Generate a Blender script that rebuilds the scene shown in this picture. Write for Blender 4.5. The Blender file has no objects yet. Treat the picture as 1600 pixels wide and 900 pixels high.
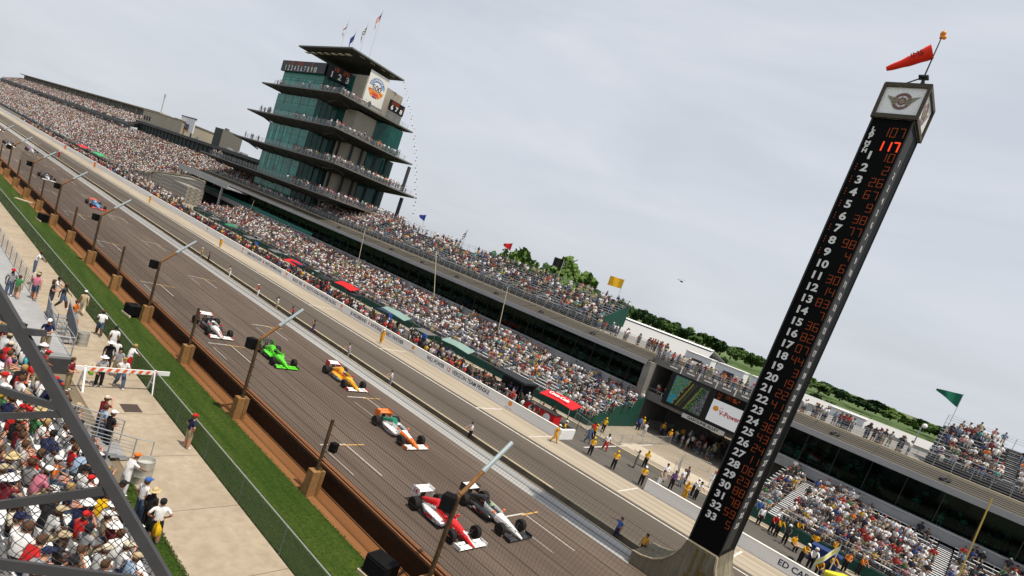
import bpy, bmesh, math, random
import numpy as np
from mathutils import Vector, Matrix
PI = math.pi
rnd = random.Random(11)
nrs = np.random.RandomState(5)
scene = bpy.context.scene
COL = scene.collection

# ---------------------------------------------------------------- camera, sky, sun, exposure
HC = 13.3                                   # camera height above the track
YAW, PITCH, ROLL = math.radians(38.387), math.radians(8.092), math.radians(20.156)
FPX, PPY = 880.62, 551.7                    # focal length and principal row for a 1600 px wide frame
fw = Vector((-math.sin(YAW)*math.cos(PITCH), math.cos(YAW)*math.cos(PITCH), -math.sin(PITCH)))
r0 = Vector((math.cos(YAW), math.sin(YAW), 0)); u0 = r0.cross(fw)
rt = r0*math.cos(ROLL) + u0*math.sin(ROLL)
up = -r0*math.sin(ROLL) + u0*math.cos(ROLL)
cd = bpy.data.cameras.new('camera'); cam = bpy.data.objects.new('camera', cd); COL.objects.link(cam)
cd.sensor_width = 36; cd.lens = FPX/1600*36; cd.shift_y = (PPY-450)/1600
cd.clip_start = .05; cd.clip_end = 9000
mt = Matrix.Identity(4)
for i in range(3):
    mt[i][0] = rt[i]; mt[i][1] = up[i]; mt[i][2] = -fw[i]
mt[0][3], mt[1][3], mt[2][3] = 0, 0, HC
cam.matrix_world = mt
scene.camera = cam
# real-world survey from the photo: a picture point turned into a point on a known plane
def ray(x, y): return rt*((x-800)/FPX) - up*((y-PPY)/FPX) + fw
def onz(x, y, z=0):
    d = ray(x, y); return Vector((0, 0, HC)) + d*((z-HC)/d.z)
def ony(x, y, Y):
    d = ray(x, y); return Vector((0, 0, HC)) + d*(Y/d.y)

scene.view_settings.view_transform = 'Standard'; scene.view_settings.look = 'None'
scene.view_settings.exposure = 0.05; scene.view_settings.gamma = 1
w = bpy.data.worlds.new('World'); scene.world = w; w.use_nodes = True
nt = w.node_tree; nt.nodes.clear()
wo = nt.nodes.new('ShaderNodeOutputWorld'); bg = nt.nodes.new('ShaderNodeBackground')
sky = nt.nodes.new('ShaderNodeTexSky'); sky.sky_type = 'NISHITA'; sky.sun_disc = False
SUNDIR = Vector((.335, .012, .94)).normalized()
sky.sun_elevation = math.asin(SUNDIR.z); sky.sun_rotation = math.atan2(SUNDIR.x, SUNDIR.y)
sky.air_density = 1.2; sky.dust_density = 4.0; sky.ozone_density = 1.5; sky.altitude = 200
tc = nt.nodes.new('ShaderNodeTexCoord'); mp = nt.nodes.new('ShaderNodeMapping'); mp.inputs['Scale'].default_value = (1.2, 2.2, 7)
mp.inputs['Rotation'].default_value = (.1, .12, .5)
nz = nt.nodes.new('ShaderNodeTexNoise'); nz.inputs['Scale'].default_value = 1.6; nz.inputs['Detail'].default_value = 7; nz.inputs['Roughness'].default_value = .55; nz.inputs['Distortion'].default_value = .4
cr = nt.nodes.new('ShaderNodeValToRGB'); cr.color_ramp.elements[0].position = .32; cr.color_ramp.elements[0].color = (.78, .78, .78, 1)
cr.color_ramp.elements[1].position = .72; cr.color_ramp.elements[1].color = (1, 1, 1, 1)
mx = nt.nodes.new('ShaderNodeMix'); mx.data_type = 'RGBA'
mx.inputs['B'].default_value = (6.8, 7.15, 7.75, 1)        # thin high cloud over the blue
lk = nt.links.new
lk(tc.outputs['Generated'], mp.inputs['Vector']); lk(mp.outputs[0], nz.inputs['Vector']); lk(nz.outputs[0], cr.inputs[0])
lk(cr.outputs[0], mx.inputs['Factor']); lk(sky.outputs[0], mx.inputs['A']); lk(mx.outputs['Result'], bg.inputs['Color'])
bg.inputs['Strength'].default_value = .1; lk(bg.outputs[0], wo.inputs[0])
sd = bpy.data.lights.new('sun', 'SUN'); sd.energy = 4.8; sd.angle = math.radians(.6); sd.color = (1, .91, .78)
so = bpy.data.objects.new('sun', sd); COL.objects.link(so)
so.rotation_euler = (-SUNDIR).to_track_quat('-Z', 'Y').to_euler(); so.location = (30, 10, 80)

# ---------------------------------------------------------------- materials
def L(h):
    h = h.lstrip('#'); v = [int(h[i:i+2], 16)/255 for i in (0, 2, 4)]
    return tuple((c/12.92 if c <= .04045 else ((c+.055)/1.055)**2.4) for c in v)
MATS = {}
def M(name, col, rough=.6, metal=0., var=0., scale=4., bump=0., stretch=(1, 1, 1), col2=None, emit=None, es=1., coat=0., spec=.22, detail=5, contrast=.22):
    if name in MATS: return MATS[name]
    if isinstance(col, str): col = L(col)
    m = bpy.data.materials.new(name); m.use_nodes = True; n = m.node_tree; b = n.nodes['Principled BSDF']
    b.inputs['Base Color'].default_value = (*col, 1); b.inputs['Roughness'].default_value = rough; b.inputs['Metallic'].default_value = metal
    b.inputs['Specular IOR Level'].default_value = spec
    if coat: b.inputs['Coat Weight'].default_value = coat; b.inputs['Coat Roughness'].default_value = .08
    if emit is not None:
        if isinstance(emit, str): emit = L(emit)
        b.inputs['Emission Color'].default_value = (*emit, 1); b.inputs['Emission Strength'].default_value = es
    if var or col2 or bump:
        t = n.nodes.new('ShaderNodeTexCoord'); g = n.nodes.new('ShaderNodeMapping'); g.inputs['Scale'].default_value = stretch
        z = n.nodes.new('ShaderNodeTexNoise'); z.inputs['Scale'].default_value = scale; z.inputs['Detail'].default_value = detail
        n.links.new(t.outputs['Object'], g.inputs[0]); n.links.new(g.outputs[0], z.inputs['Vector'])
        if var or col2:
            r = n.nodes.new('ShaderNodeValToRGB')
            c2 = L(col2) if isinstance(col2, str) else (col2 or tuple(min(1, c*(1+var)) for c in col))
            c1 = col if col2 else tuple(c*(1-var) for c in col)
            r.color_ramp.elements[0].position = .5-contrast; r.color_ramp.elements[0].color = (*c1, 1)
            r.color_ramp.elements[1].position = .5+contrast; r.color_ramp.elements[1].color = (*c2, 1)
            n.links.new(z.outputs[0], r.inputs[0]); n.links.new(r.outputs[0], b.inputs['Base Color'])
        if bump:
            bp = n.nodes.new('ShaderNodeBump'); bp.inputs['Strength'].default_value = bump; bp.inputs['Distance'].default_value = .05
            n.links.new(z.outputs[0], bp.inputs['Height']); n.links.new(bp.outputs[0], b.inputs['Normal'])
    MATS[name] = m; return m
# a surface with two noise layers: broad blotches times fine grain or streaks
def M2(name, c1, c2, s1, st1, c3, s2, st2, f2=.5, rough=.85, bump=.0, spec=.15):
    if name in MATS: return MATS[name]
    m = bpy.data.materials.new(name); m.use_nodes = True; n = m.node_tree; b = n.nodes['Principled BSDF']; b.inputs['Roughness'].default_value = rough
    b.inputs['Specular IOR Level'].default_value = spec
    t = n.nodes.new('ShaderNodeTexCoord'); out = []
    for s, st in ((s1, st1), (s2, st2)):
        g = n.nodes.new('ShaderNodeMapping'); g.inputs['Scale'].default_value = st
        z = n.nodes.new('ShaderNodeTexNoise'); z.inputs['Scale'].default_value = s; z.inputs['Detail'].default_value = 6; z.inputs['Roughness'].default_value = .6
        r = n.nodes.new('ShaderNodeMapRange'); r.inputs['From Min'].default_value = .32; r.inputs['From Max'].default_value = .68
        n.links.new(t.outputs['Object'], g.inputs[0]); n.links.new(g.outputs[0], z.inputs['Vector']); n.links.new(z.outputs[0], r.inputs[0]); out.append(r)
    a = n.nodes.new('ShaderNodeMix'); a.data_type = 'RGBA'; a.inputs['A'].default_value = (*c1, 1); a.inputs['B'].default_value = (*c2, 1)
    n.links.new(out[0].outputs[0], a.inputs['Factor'])
    k = n.nodes.new('ShaderNodeMath'); k.operation = 'MULTIPLY'; k.inputs[1].default_value = f2; n.links.new(out[1].outputs[0], k.inputs[0])
    c = n.nodes.new('ShaderNodeMix'); c.data_type = 'RGBA'; c.inputs['B'].default_value = (*c3, 1)
    n.links.new(k.outputs[0], c.inputs['Factor']); n.links.new(a.outputs['Result'], c.inputs['A']); n.links.new(c.outputs['Result'], b.inputs['Base Color'])
    if bump:
        bp = n.nodes.new('ShaderNodeBump'); bp.inputs['Strength'].default_value = bump; bp.inputs['Distance'].default_value = .03
        n.links.new(out[1].outputs[0], bp.inputs['Height']); n.links.new(bp.outputs[0], b.inputs['Normal'])
    MATS[name] = m; return m

# ---------------------------------------------------------------- mesh helpers
class MB:
    def __init__(s): s.v = []; s.f = []; s.m = []; s.c = None
    def add(s, vs, fs, mi=0):
        o = len(s.v); s.v += [tuple(p) for p in vs]
        for f in fs: s.f.append(tuple(i+o for i in f)); s.m.append(mi)
    def box(s, x0, x1, y0, y1, z0, z1, mi=0):
        s.add([(x0,y0,z0),(x1,y0,z0),(x1,y1,z0),(x0,y1,z0),(x0,y0,z1),(x1,y0,z1),(x1,y1,z1),(x0,y1,z1)],
              [(0,3,2,1),(4,5,6,7),(0,1,5,4),(1,2,6,5),(2,3,7,6),(3,0,4,7)], mi)
    def bar(s, a, b, w, h=None, mi=0, upv=(0,0,1)):
        a = Vector(a); b = Vector(b); d = (b-a).normalized(); u = Vector(upv)
        if abs(d.dot(u)) > .98: u = Vector((0,1,0))
        x = d.cross(u).normalized(); y = x.cross(d).normalized(); h = w if h is None else h
        vs = [p + x*(w/2*i) + y*(h/2*j) for p in (a, b) for i, j in ((-1,-1),(1,-1),(1,1),(-1,1))]
        s.add(vs, [(0,1,2,3),(7,6,5,4),(0,4,5,1),(1,5,6,2),(2,6,7,3),(3,7,4,0)], mi)
    def tube(s, pts, r, n=8, mi=0, cap=True):
        pts = [Vector(p) for p in pts]; rs = r if isinstance(r, (list, tuple)) else [r]*len(pts); o = len(s.v)
        for i, p in enumerate(pts):
            d = (pts[min(i+1, len(pts)-1)] - pts[max(i-1, 0)]).normalized()
            u = Vector((0,0,1)) if abs(d.z) < .9 else Vector((1,0,0))
            x = d.cross(u).normalized(); y = x.cross(d)
            for k in range(n):
                a = 2*PI*k/n; s.v.append(tuple(p + x*(rs[i]*math.cos(a)) + y*(rs[i]*math.sin(a))))
        for i in range(len(pts)-1):
            for k in range(n):
                s.f.append((o+i*n+k, o+i*n+(k+1)%n, o+(i+1)*n+(k+1)%n, o+(i+1)*n+k)); s.m.append(mi)
        if cap:
            s.f.append(tuple(o+k for k in range(n))[::-1]); s.m.append(mi)
            s.f.append(tuple(o+(len(pts)-1)*n+k for k in range(n))); s.m.append(mi)
    def prism(s, poly, ext, mi=0):          # poly: 3D points, extruded by the vector ext
        n = len(poly); e = Vector(ext); vs = [Vector(p) for p in poly] + [Vector(p)+e for p in poly]
        s.add(vs, [tuple(range(n))[::-1], tuple(range(n, 2*n))] + [(i, (i+1)%n, n+(i+1)%n, n+i) for i in range(n)], mi)
    def loft(s, rings, mi=0, cap=True, mis=None):
        o = len(s.v); n = len(rings[0])
        for r in rings: s.v += [tuple(p) for p in r]
        for i in range(len(rings)-1):
            for k in range(n):
                s.f.append((o+i*n+k, o+i*n+(k+1)%n, o+(i+1)*n+(k+1)%n, o+(i+1)*n+k)); s.m.append(mis[i][k] if mis else mi)
        if cap:
            s.f.append(tuple(o+k for k in range(n))[::-1]); s.m.append(mi)
            s.f.append(tuple(o+(len(rings)-1)*n+k for k in range(n))); s.m.append(mi)
    def lathe(s, prof, c=(0,0,0), n=16, mi=0, ax='z'):
        rings = []
        for r, h in prof:
            ring = []
            for k in range(n):
                a = 2*PI*k/n; p = (r*math.cos(a), r*math.sin(a), h)
                if ax == 'y': p = (p[0], p[2], -p[1])
                if ax == 'x': p = (p[2], p[0], p[1])
                ring.append((c[0]+p[0], c[1]+p[1], c[2]+p[2]))
            rings.append(ring)
        s.loft(rings, mi)
    def ball(s, c, r, mi=0, n=10, m=6, sc=(1,1,1)):
        rings = []
        for i in range(m+1):
            t = PI*i/m; rr = max(.02, math.sin(t))
            rings.append([(c[0]+r*sc[0]*rr*math.cos(2*PI*k/n), c[1]+r*sc[1]*rr*math.sin(2*PI*k/n), c[2]-r*sc[2]*math.cos(t)) for k in range(n)])
        s.loft(rings, mi)
    def mesh(s, name, mats=()):
        me = bpy.data.meshes.new(name); me.from_pydata(s.v, [], s.f)
        for m in mats: me.materials.append(m)
        if len(mats) > 1: me.polygons.foreach_set('material_index', s.m)
        me.update(); return me
    def build(s, name, mats, parent=None, smooth=False, loc=None, rot=None):
        if not isinstance(mats, (list, tuple)): mats = [mats]
        me = s.mesh(name, mats)
        if smooth:
            me.polygons.foreach_set('use_smooth', [True]*len(me.polygons))
            me.set_sharp_from_angle(angle=math.radians(40))
        o = bpy.data.objects.new(name, me); COL.objects.link(o)
        if parent is not None: o.parent = parent
        if loc is not None: o.location = loc
        if rot is not None: o.rotation_euler = rot
        return o
def tag(o, label, cat, group=None):
    o['label'] = label; o['category'] = cat
    if group: o['group'] = group
    return o
def struct(o): o['kind'] = 'structure'; return o
def thing(name, label, cat, loc=(0,0,0), rz=0, group=None):
    o = bpy.data.objects.new(name, None); COL.objects.link(o); o.empty_display_size = .2
    o.location = loc; o.rotation_euler = (0, 0, rz); return tag(o, label, cat, group)
def copy_tree(o, parent=None):
    kids = list(o.children); c = o.copy(); COL.objects.link(c); c.parent = parent
    for k in kids: copy_tree(k, c)
    return c
def sheet(name, x0, x1, y0, y1, z, m):
    b = MB(); b.add([(x0,y0,z),(x1,y0,z),(x1,y1,z),(x0,y1,z)], [(0,1,2,3)]); return struct(b.build(name, m))
TXT = {}
def text_mesh(body, size, ext=.004, bold=0., xs=1., align='CENTER', spacing=1.):
    key = (body, size, ext, bold, xs, align, spacing)
    if key in TXT: return TXT[key]
    cu = bpy.data.curves.new('lettering', 'FONT'); cu.body = body; cu.size = size; cu.extrude = ext; cu.offset = bold
    cu.align_x = align; cu.align_y = 'CENTER'; cu.space_character = spacing; cu.resolution_u = 3
    o = bpy.data.objects.new('lettering', cu); COL.objects.link(o)
    bpy.context.view_layer.update(); dg = bpy.context.evaluated_depsgraph_get()
    me = bpy.data.meshes.new_from_object(o.evaluated_get(dg)); bpy.data.objects.remove(o)
    me.materials.clear()
    if xs != 1:
        for v in me.vertices: v.co.x *= xs
    TXT[key] = me; return me
def text(name, body, size, loc, rot, m, parent=None, **kw):
    me = text_mesh(body, size, **kw)
    if me.materials and me.materials[0] != m: me = me.copy(); me.materials.clear()
    if not me.materials: me.materials.append(m)
    o = bpy.data.objects.new(name, me); COL.objects.link(o); o.parent = parent; o.location = loc; o.rotation_euler = rot; return o
FRONT = (PI/2, 0, 0); SIDE = (PI/2, 0, PI/2)

white = M('white_paint', (.78,.78,.77), .5, var=.04, scale=1.5)
offwhite = M('cream_concrete', '#b5a88c', .85, var=.12, scale=1.2, bump=.1)
steel = M('galvanised_steel', (.42,.43,.44), .45, .6, var=.12, scale=8)
alu = M('aluminium_plank', (.72,.73,.74), .45, .2, var=.08, scale=3)
dsteel = M('dark_steel', (.06,.062,.065), .5, .5)
black = M('black_paint', (.012,.012,.013), .45, var=.3, scale=3)
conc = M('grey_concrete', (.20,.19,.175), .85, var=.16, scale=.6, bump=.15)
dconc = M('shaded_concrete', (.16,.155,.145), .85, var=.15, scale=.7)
dgreen = M('dark_green_fabric', (.012,.06,.045), .7, var=.2, scale=2)
rust = M('rusty_steel', (.20,.085,.03), .8, .2, var=.35, scale=6, bump=.2)
# ---------------------------------------------------------------- ground, track, pit road
grass_m = M2('mown_grass', (.020,.048,.004), (.058,.088,.012), .7, (.22,2.4,1), (.010,.026,.002), 5, (1,1,1), .65, .95, .6)
ground_m = M2('infield_grass', (.07,.11,.03), (.11,.15,.05), .02, (1,1,1), (.16,.15,.11), .12, (1,1,1), .5, .95)
sheet('ground', -4000, 4000, -300, 6000, -.03, ground_m)
asph = M2('track_asphalt', (.085,.062,.048), (.150,.118,.096), .22, (.06,1.0,1), (.060,.044,.034), 1.1, (.12,1.6,1), .5, .8, .1)
pitm = M2('pit_asphalt', (.090,.074,.059), (.120,.101,.083), .4, (.06,1.2,1), (.06,.052,.045), 1.2, (.05,4,1), .5, .85, .1)
sheet('track', -700, 60, 16.75, 31.1, 0.0, asph)
sheet('pit_lane', -700, 60, 32.2, 39.85, .004, pitm)
gap_m = M('worn_gravel', (.10,.085,.062), .95, var=.35, scale=2)
sheet('wall_gap', -700, 60, 31.1, 32.2, .008, gap_m)
apron_m = M2('pit_apron_concrete', (.33,.285,.22), (.43,.375,.295), .3, (.15,1,1), (.15,.12,.085), .9, (.03,3,1), .6, .85)
sheet('pit_apron', -700, 60, 39.85, 43.85, .006, apron_m)
stall_m = M2('pit_stall_asphalt', (.085,.078,.07), (.125,.115,.10), .5, (.2,1,1), (.05,.045,.04), 2, (.2,2,1), .5, .85)
sheet('pit_stall_pavement', -700, 60, 43.8, 52.3, .004, stall_m)
plaza_m = M2('plaza_concrete', (.24,.205,.16), (.32,.275,.215), .3, (1,1,1), (.16,.135,.105), 2, (1,1,1), .4, .85)
sheet('plaza', -700, 60, 52.3, 95, .002, plaza_m)
brightc = M2('light_concrete', (.40,.35,.28), (.47,.41,.33), .3, (1,1,1), (.33,.28,.22), 2, (1,1,1), .4, .85)
b = MB(); b.box(-25.2,-14.5,54.2,57.6,.008,.012); struct(b.build('concrete_slab', brightc))
mk = MB()
def mark(x0, x1, y0, y1, z=.010): mk.add([(x0,y0,z),(x1,y0,z),(x1,y1,z),(x0,y1,z)], [(0,1,2,3)])
mark(-700, 60, 39.16, 39.34)
for k in range(-30, 4):
    x = -32.9 + 16.1*k
    if x > -26.5: x += 8.6
    if not (-26.5 < x < -17): mark(x-.09, x+.09, 39.34, 43.2)
mark(-26.9,-26.75,40.2,43.9); mark(-17.35,-17.2,40.2,43.6)
mark(-24.6,-24.4,46,61); mark(-25,-14,52.6,52.7)
wp = M('worn_white_marking', (.50,.48,.44), .7, var=.18, scale=3)
# starting-grid boxes on the track: three columns, one row every 17.1 m
gy = MB(); slotx = (0, -7.9, 8.8); sloty = (19.0, 25.7, 26.0)
def grid(x, y, wid=1.7):
    mark(x-.06, x+.06, y, y+wid, .008); mark(x, x+3.9, y+wid-.03, y+wid+.03, .008); mark(x+1.0, x+3.6, y-.018, y+.018, .008)
    gy.add([(x+.05,y+wid-.4,.014),(x+.17,y+wid-.4,.014),(x+.17,y+wid+1.3,.014),(x+.05,y+wid+1.3,.014)], [(0,1,2,3)])
for k in range(-10, 2):
    grid(-26+17.3*k, 19.0); grid(-33.8+17.1*k, 25.7)
struct(mk.build('road_markings', wp)); struct(gy.build('grid_ticks', M('ochre_marking', (.5,.3,.08), .7)))
# seams in the asphalt
sm = MB()
for y in (19.6, 22.4, 25.1, 27.6): sm.add([(-700,y,.004),(60,y,.004),(60,y+.05,.004),(-700,y+.05,.004)], [(0,1,2,3)])
struct(sm.build('asphalt_seam', M('tar_seam', (.088,.068,.055), .8)))
# near side: verge, strip behind the wall, footpath
dirt_m = M2('red_brown_soil', (.17,.07,.025), (.24,.11,.042), .4, (.15,2,1), (.15,.07,.03), 6, (1,1,1), .4, .95, .2)
sheet('soil_strip', -700, 60, 15.25, 16.5, .004, dirt_m)
sheet('grass_verge', -700, 60, 12.1, 15.25, .008, grass_m)
path_m = M2('footpath_concrete', (.315,.262,.195), (.40,.335,.255), .35, (1,1,1), (.21,.165,.115), 2.2, (1,1,1), .5, .88, .05)
sheet('footpath', -700, 60, 8.7, 12.05, .008, path_m)
jn = MB()
for k in range(-40, 12): x = -20.6+3.05*k*1.5; jn.add([(x,8.7,.012),(x+.035,8.7,.012),(x+.035,12.05,.012),(x,12.05,.012)], [(0,1,2,3)])
jn.add([(-40,8.68,.012),(-10,8.68,.012),(-10,8.73,.012),(-40,8.73,.012)], [(0,1,2,3)])
struct(jn.build('footpath_joint', M('joint_dirt', (.17,.13,.09), .9)))
sheet('grass_patch', -23.0, 30, 5.5, 8.7, .010, grass_m)
sheet('stand_ground', -200, 40, -30, 8.7, -.002, M('shaded_soil', (.16,.13,.09), .95, var=.2, scale=1))
b = MB(); b.box(-30.9,-29.9,10.15,10.95,.014,.022)
for k in range(9): b.box(-30.85+.11*k,-30.80+.11*k,10.2,10.9,.022,.03)
tag(b.build('drain_grate', M('iron_grate', (.07,.05,.045), .7)), 'square iron drain grate set in the concrete footpath', 'grate')

# ---------------------------------------------------------------- walls
b = MB(); b.box(-700,60,16.5,16.75,0,1.02)
ow = thing('outer_wall', 'long brown concrete wall between the grass verge and the race track', 'wall')
brown = M2('brown_wall', (.028,.013,.007), (.05,.023,.011), .6, (.2,1,2), (.014,.007,.004), 4, (.3,1,1), .5, .85, .2)
b.build('wall', brown, ow)
b = MB(); 
for y, z, w_ in ((16.42,1.10,.09),(16.58,1.12,.09),(16.74,1.08,.08)): b.box(-700,60,y-w_/2,y+w_/2,z-.06,z+.05)
b.build('rail', M('rust_rail', (.24,.10,.04), .65, .1, var=.25, scale=1.5, stretch=(.1,1,1)), ow)
pw_m = M2('white_wall_paint', (.42,.42,.42), (.50,.50,.49), .4, (.1,1,1), (.36,.36,.36), 1.5, (.05,1,3), .5, .7)
iw = thing('inner_wall', 'low pale grey wall between the race track and the pit lane', 'wall')
b = MB(); b.prism([(-700,30.98,0),(-700,31.16,.32),(-700,31.26,.32),(-700,31.26,0)], (689,0,0)); b.build('wall', pw_m, iw)  # track face sloped so that the sun lights it
b = MB(); b.box(-700,-10.7,30.93,31.0,.0,.03); b.build('seam', dsteel, iw)
b = MB(); b.box(-700,-10.9,31.16,31.28,.32,.36); b.build('coping', offwhite, iw)
sheet('painted_strip', -700, -10.8, 30.05, 30.95, .012, M2('strip_paint', (.27,.27,.27), (.36,.36,.35), .4, (.08,1,1), (.25,.24,.23), 1.5, (.05,4,1), .5))
lw = thing('pit_lane_wall', 'low cream topped wall along the near edge of the pit lane', 'wall')
b = MB(); b.box(-700,-10.2,32.05,32.3,0,.42); b.build('wall', M('dark_gap_wall', (.13,.11,.085), .9, var=.3, scale=1), lw)  # wall face coloured darker than its coping
b = MB(); b.box(-700,-10.2,32.02,32.22,.42,.47); b.build('coping', offwhite, lw)
pit_white = M2('pit_wall_paint', (.74,.74,.75), (.82,.82,.82), .5, (.2,1,1), (.6,.6,.6), 2, (.2,1,2), .3, .6)
def pitwall(x0, x1, label):
    t = thing('pit_wall', label, 'wall', (0,0,0)); b = MB(); b.box(x0,x1,43.9,44.15,0,.98); b.build('wall', pit_white, t)
    b = MB(); b.box(x0-.02,x1+.02,43.87,44.18,.98,1.03); b.build('coping', M('pale_coping', (.62,.60,.56), .7), t); return t
pwl = pitwall(-420,-26.4,'long white pit wall lettered with driver and team names')
pwr = pitwall(-16.9,60,'white pit wall right of the paddock opening, behind the score tower')
b = MB(); b.box(-26.4,-26.15,43.9,46.3,0,.98); b.build('end_return', pit_white, pwl)
navy = M('navy_lettering', (.02,.025,.06), .5); redp = M('red_lettering', (.45,.02,.02), .5)
Yp = 43.894
def wall_words(parts, x0, x1, parent, z=.52, size=.62):
    tot = sum(len(p)+1 for p, r in parts)-1; step = (x1-x0)/tot; x = x0
    for p, r in parts:
        wd = step*len(p)
        me = text_mesh(p, size, .003, .012, 1, 'LEFT'); wide = max(v.co.x for v in me.vertices)
        text('lettering', p, size, (x, Yp, z), FRONT, redp if r else navy, parent, ext=.003, bold=.012, xs=round(wd*.97/wide, 3), align='LEFT')
        x += wd+step
wall_words([('JAMES HINCHCLIFFE',0),('06',1),('SPRITE NEWMAN HAAS',0)],-95.2,-82.6,pwl)
wall_words([('BUDDY RICE',0),('44',1),("FUZZY'S VODKA PANTHER RACING",0)],-79,-66.2,pwl)
wall_words([('JR HILDEBRAND',0),('4',1),('NATIONAL GUARD / PANTHER',0)],-62.6,-50.6,pwl)
wall_words([('WILL POWER',0),('12',1),('VERIZON TEAM PENSKE',0)],-46.2,-35.6,pwl)
wall_words([('ED CARPENTER',0),('67',1),('DOLLAR GENERAL',0)],-6.0,5.0,pwr)
shell_y = M('shell_yellow', (.85,.42,.03), .4); shell_r = M('shell_red', (.6,.03,.02), .4)
def shell(x, y, z, r, parent, rot='front'):
    b = MB(); pts = []
    for k in range(17):
        a = math.radians(-35+250*k/16); rr = r*(1 if k % 2 else .93); pts.append((x+rr*math.cos(a), y, z+rr*math.sin(a)))
    pts += [(x-r*.35,y,z-r*.75),(x+r*.35,y,z-r*.75)]
    b.prism(pts, (0,-.006,0), 1)
    pts2 = [(x+(p[0]-x)*.82, y-.008, z+(p[2]-z)*.82) for p in pts]; b.prism(pts2, (0,-.004,0), 0)
    for k in range(5):
        a = math.radians(30+30*k); b.bar((x,y-.014,z-r*.6),(x+r*.72*math.cos(a),y-.014,z+r*.72*math.sin(a)),r*.05,.004,1,(0,1,0))
    return b.build('shell_emblem', [shell_y, shell_r], parent)
for k in range(-5, 3):
    x = -32.9+16.1*k
    if x > -26: x += 8.4
    pr = pwl if x < -26 else pwr; shell(x+(.1 if x < -10 else 8.5-.1), Yp, .66, .26, pr)
    text('lettering', 'Shell V-Power', .17, (x+(.1 if x < -10 else 8.4), Yp, .22), FRONT, redp, pr, ext=.002)

# chain link fence between footpath and verge
def line_mesh(n_paths):           # n_paths: list of (pts, r); thin 3-sided wires in one mesh
    b = MB()
    for pts, r in n_paths: b.tube(pts, r, 3, cap=False)
    return b
gb = MB()
for i in range(15000):
    x = rnd.uniform(-75,-9) if i % 3 else rnd.uniform(-40,-12); y = rnd.uniform(12.15,15.28) if i % 4 else rnd.choice((15.2+rnd.random()*.16, 12.1+rnd.random()*.1)); h = rnd.uniform(.025,.07); a = rnd.uniform(0,PI); dx, dy = .018*math.cos(a), .018*math.sin(a)
    gb.add([(x-dx,y-dy,.005),(x+dx,y+dy,.005),(x+rnd.uniform(-.05,.05),y+rnd.uniform(-.05,.05),h)], [(0,1,2)], i % 3)
for i in range(5000):
    x = rnd.uniform(-23,-9); y = rnd.choice((rnd.uniform(7.9,8.72), 8.6+rnd.random()*.16)); a = rnd.uniform(0,PI); dx, dy = .03*math.cos(a), .03*math.sin(a)
    gb.add([(x-dx,y-dy,.005),(x+dx,y+dy,.005),(x+rnd.uniform(-.05,.05),y+rnd.uniform(-.05,.05),rnd.uniform(.02,.06))], [(0,1,2)], i % 3)
o = gb.build('grass_blades', [M('blade_dark', (.018,.05,.004), .8), M('blade_mid', (.032,.066,.006), .8), M('blade_dry', (.075,.085,.02), .8)]); o['kind'] = 'stuff'; tag(o, 'short green and dry grass blades covering the verge beside the fence', 'grass')
fl = thing('chain_link_fence', 'waist-high chain link fence with dark green windscreen beside the grass', 'fence')
screen_m = M('green_windscreen', (.085,.125,.075), .8)
screen_m.node_tree.nodes['Principled BSDF'].inputs['Alpha'].default_value = .40
b = MB(); b.box(-150,40,12.07,12.078,.06,1.18); b.build('windscreen', screen_m, fl)
for k in range(45):
    x = -145.6+3.9*k; b = MB(); b.tube([(x,12.1,0),(x,12.1,1.24)], .03, 8)
    b.build('fence_post', steel, fl)
b = MB(); b.tube([(-150,12.1,1.22),(40,12.1,1.22)], .024, 8); b.build('top_rail', steel, fl)
# ---------------------------------------------------------------- catch fence along the outer wall
cf = thing('catch_fence', 'tall rusty catch fence with bent steel posts and cables above the brown wall', 'catch fence')
post_m = M('weathered_post', (.085,.055,.03), .75, .3, var=.35, scale=5); arm_m = M('rust_arm', (.22,.11,.04), .7, .2, var=.3, scale=4)
block_m = M2('tan_footing', (.24,.125,.045), (.32,.18,.075), 1, (1,1,1), (.14,.07,.03), 5, (1,1,1), .4, .9, .15)
prof = [(15.6,1.25),(15.6,4.75),(17.62,6.9)]
def fence_block(x):
    b = MB(); b.prism([(x-.29,15.25,-.02),(x+.29,15.25,-.02),(x+.25,15.3,1.24),(x-.25,15.3,1.24)], (0,.65,0)); return b.build('footing', block_m, cf)
for k in range(-8, 36):
    x = -12.4-8.6*k; fence_block(x)
    b = MB()
    if k % 2 == 0:
        b.tube([(x,15.62,1.2),(x,15.6,4.70),(x,15.66,4.82)], .095, 8); p = b.build('bent_post', post_m, cf, True)
        b = MB(); b.tube([(x,15.6,4.72),(x,16.55,5.76)], .088, 8); b.build('arm', arm_m, p, True)
        b = MB(); b.tube([(x,16.55,5.76),(x,17.62,6.9)], .095, 8); b.tube([(x,16.5,5.70),(x,16.62,5.84)], .11, 8); b.build('galvanised_tip', M('pale_zinc', (.40,.46,.47), .4, .5), p, True)
    else:
        b.tube([(x,15.62,1.2),(x,15.6,3.85)], .085, 8); p = b.build('short_post', post_m, cf, True)
    if k > -3 and k < 12:
        b = MB()
        for z in (1.45,1.6,1.75,1.95,2.2,2.6,3.1,3.6,4.2):
            if k % 2 and z > 3.7: continue
            b.tube([(x-.13,15.74,z),(x+.13,15.74,z)], .022, 6); b.tube([(x,15.6,z),(x,15.76,z)], .02, 5)
        b.build('cable_clamp', rust, p)
cable_m = M('steel_cable', (.045,.03,.02), .7, .2)
def at_prof(s):            # s = height along the profile
    if s < 3.5: return (15.76, 1.25+s)
    t = (s-3.5)/2.95; return (15.76+2.02*t, 4.75+2.15*t)
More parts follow.
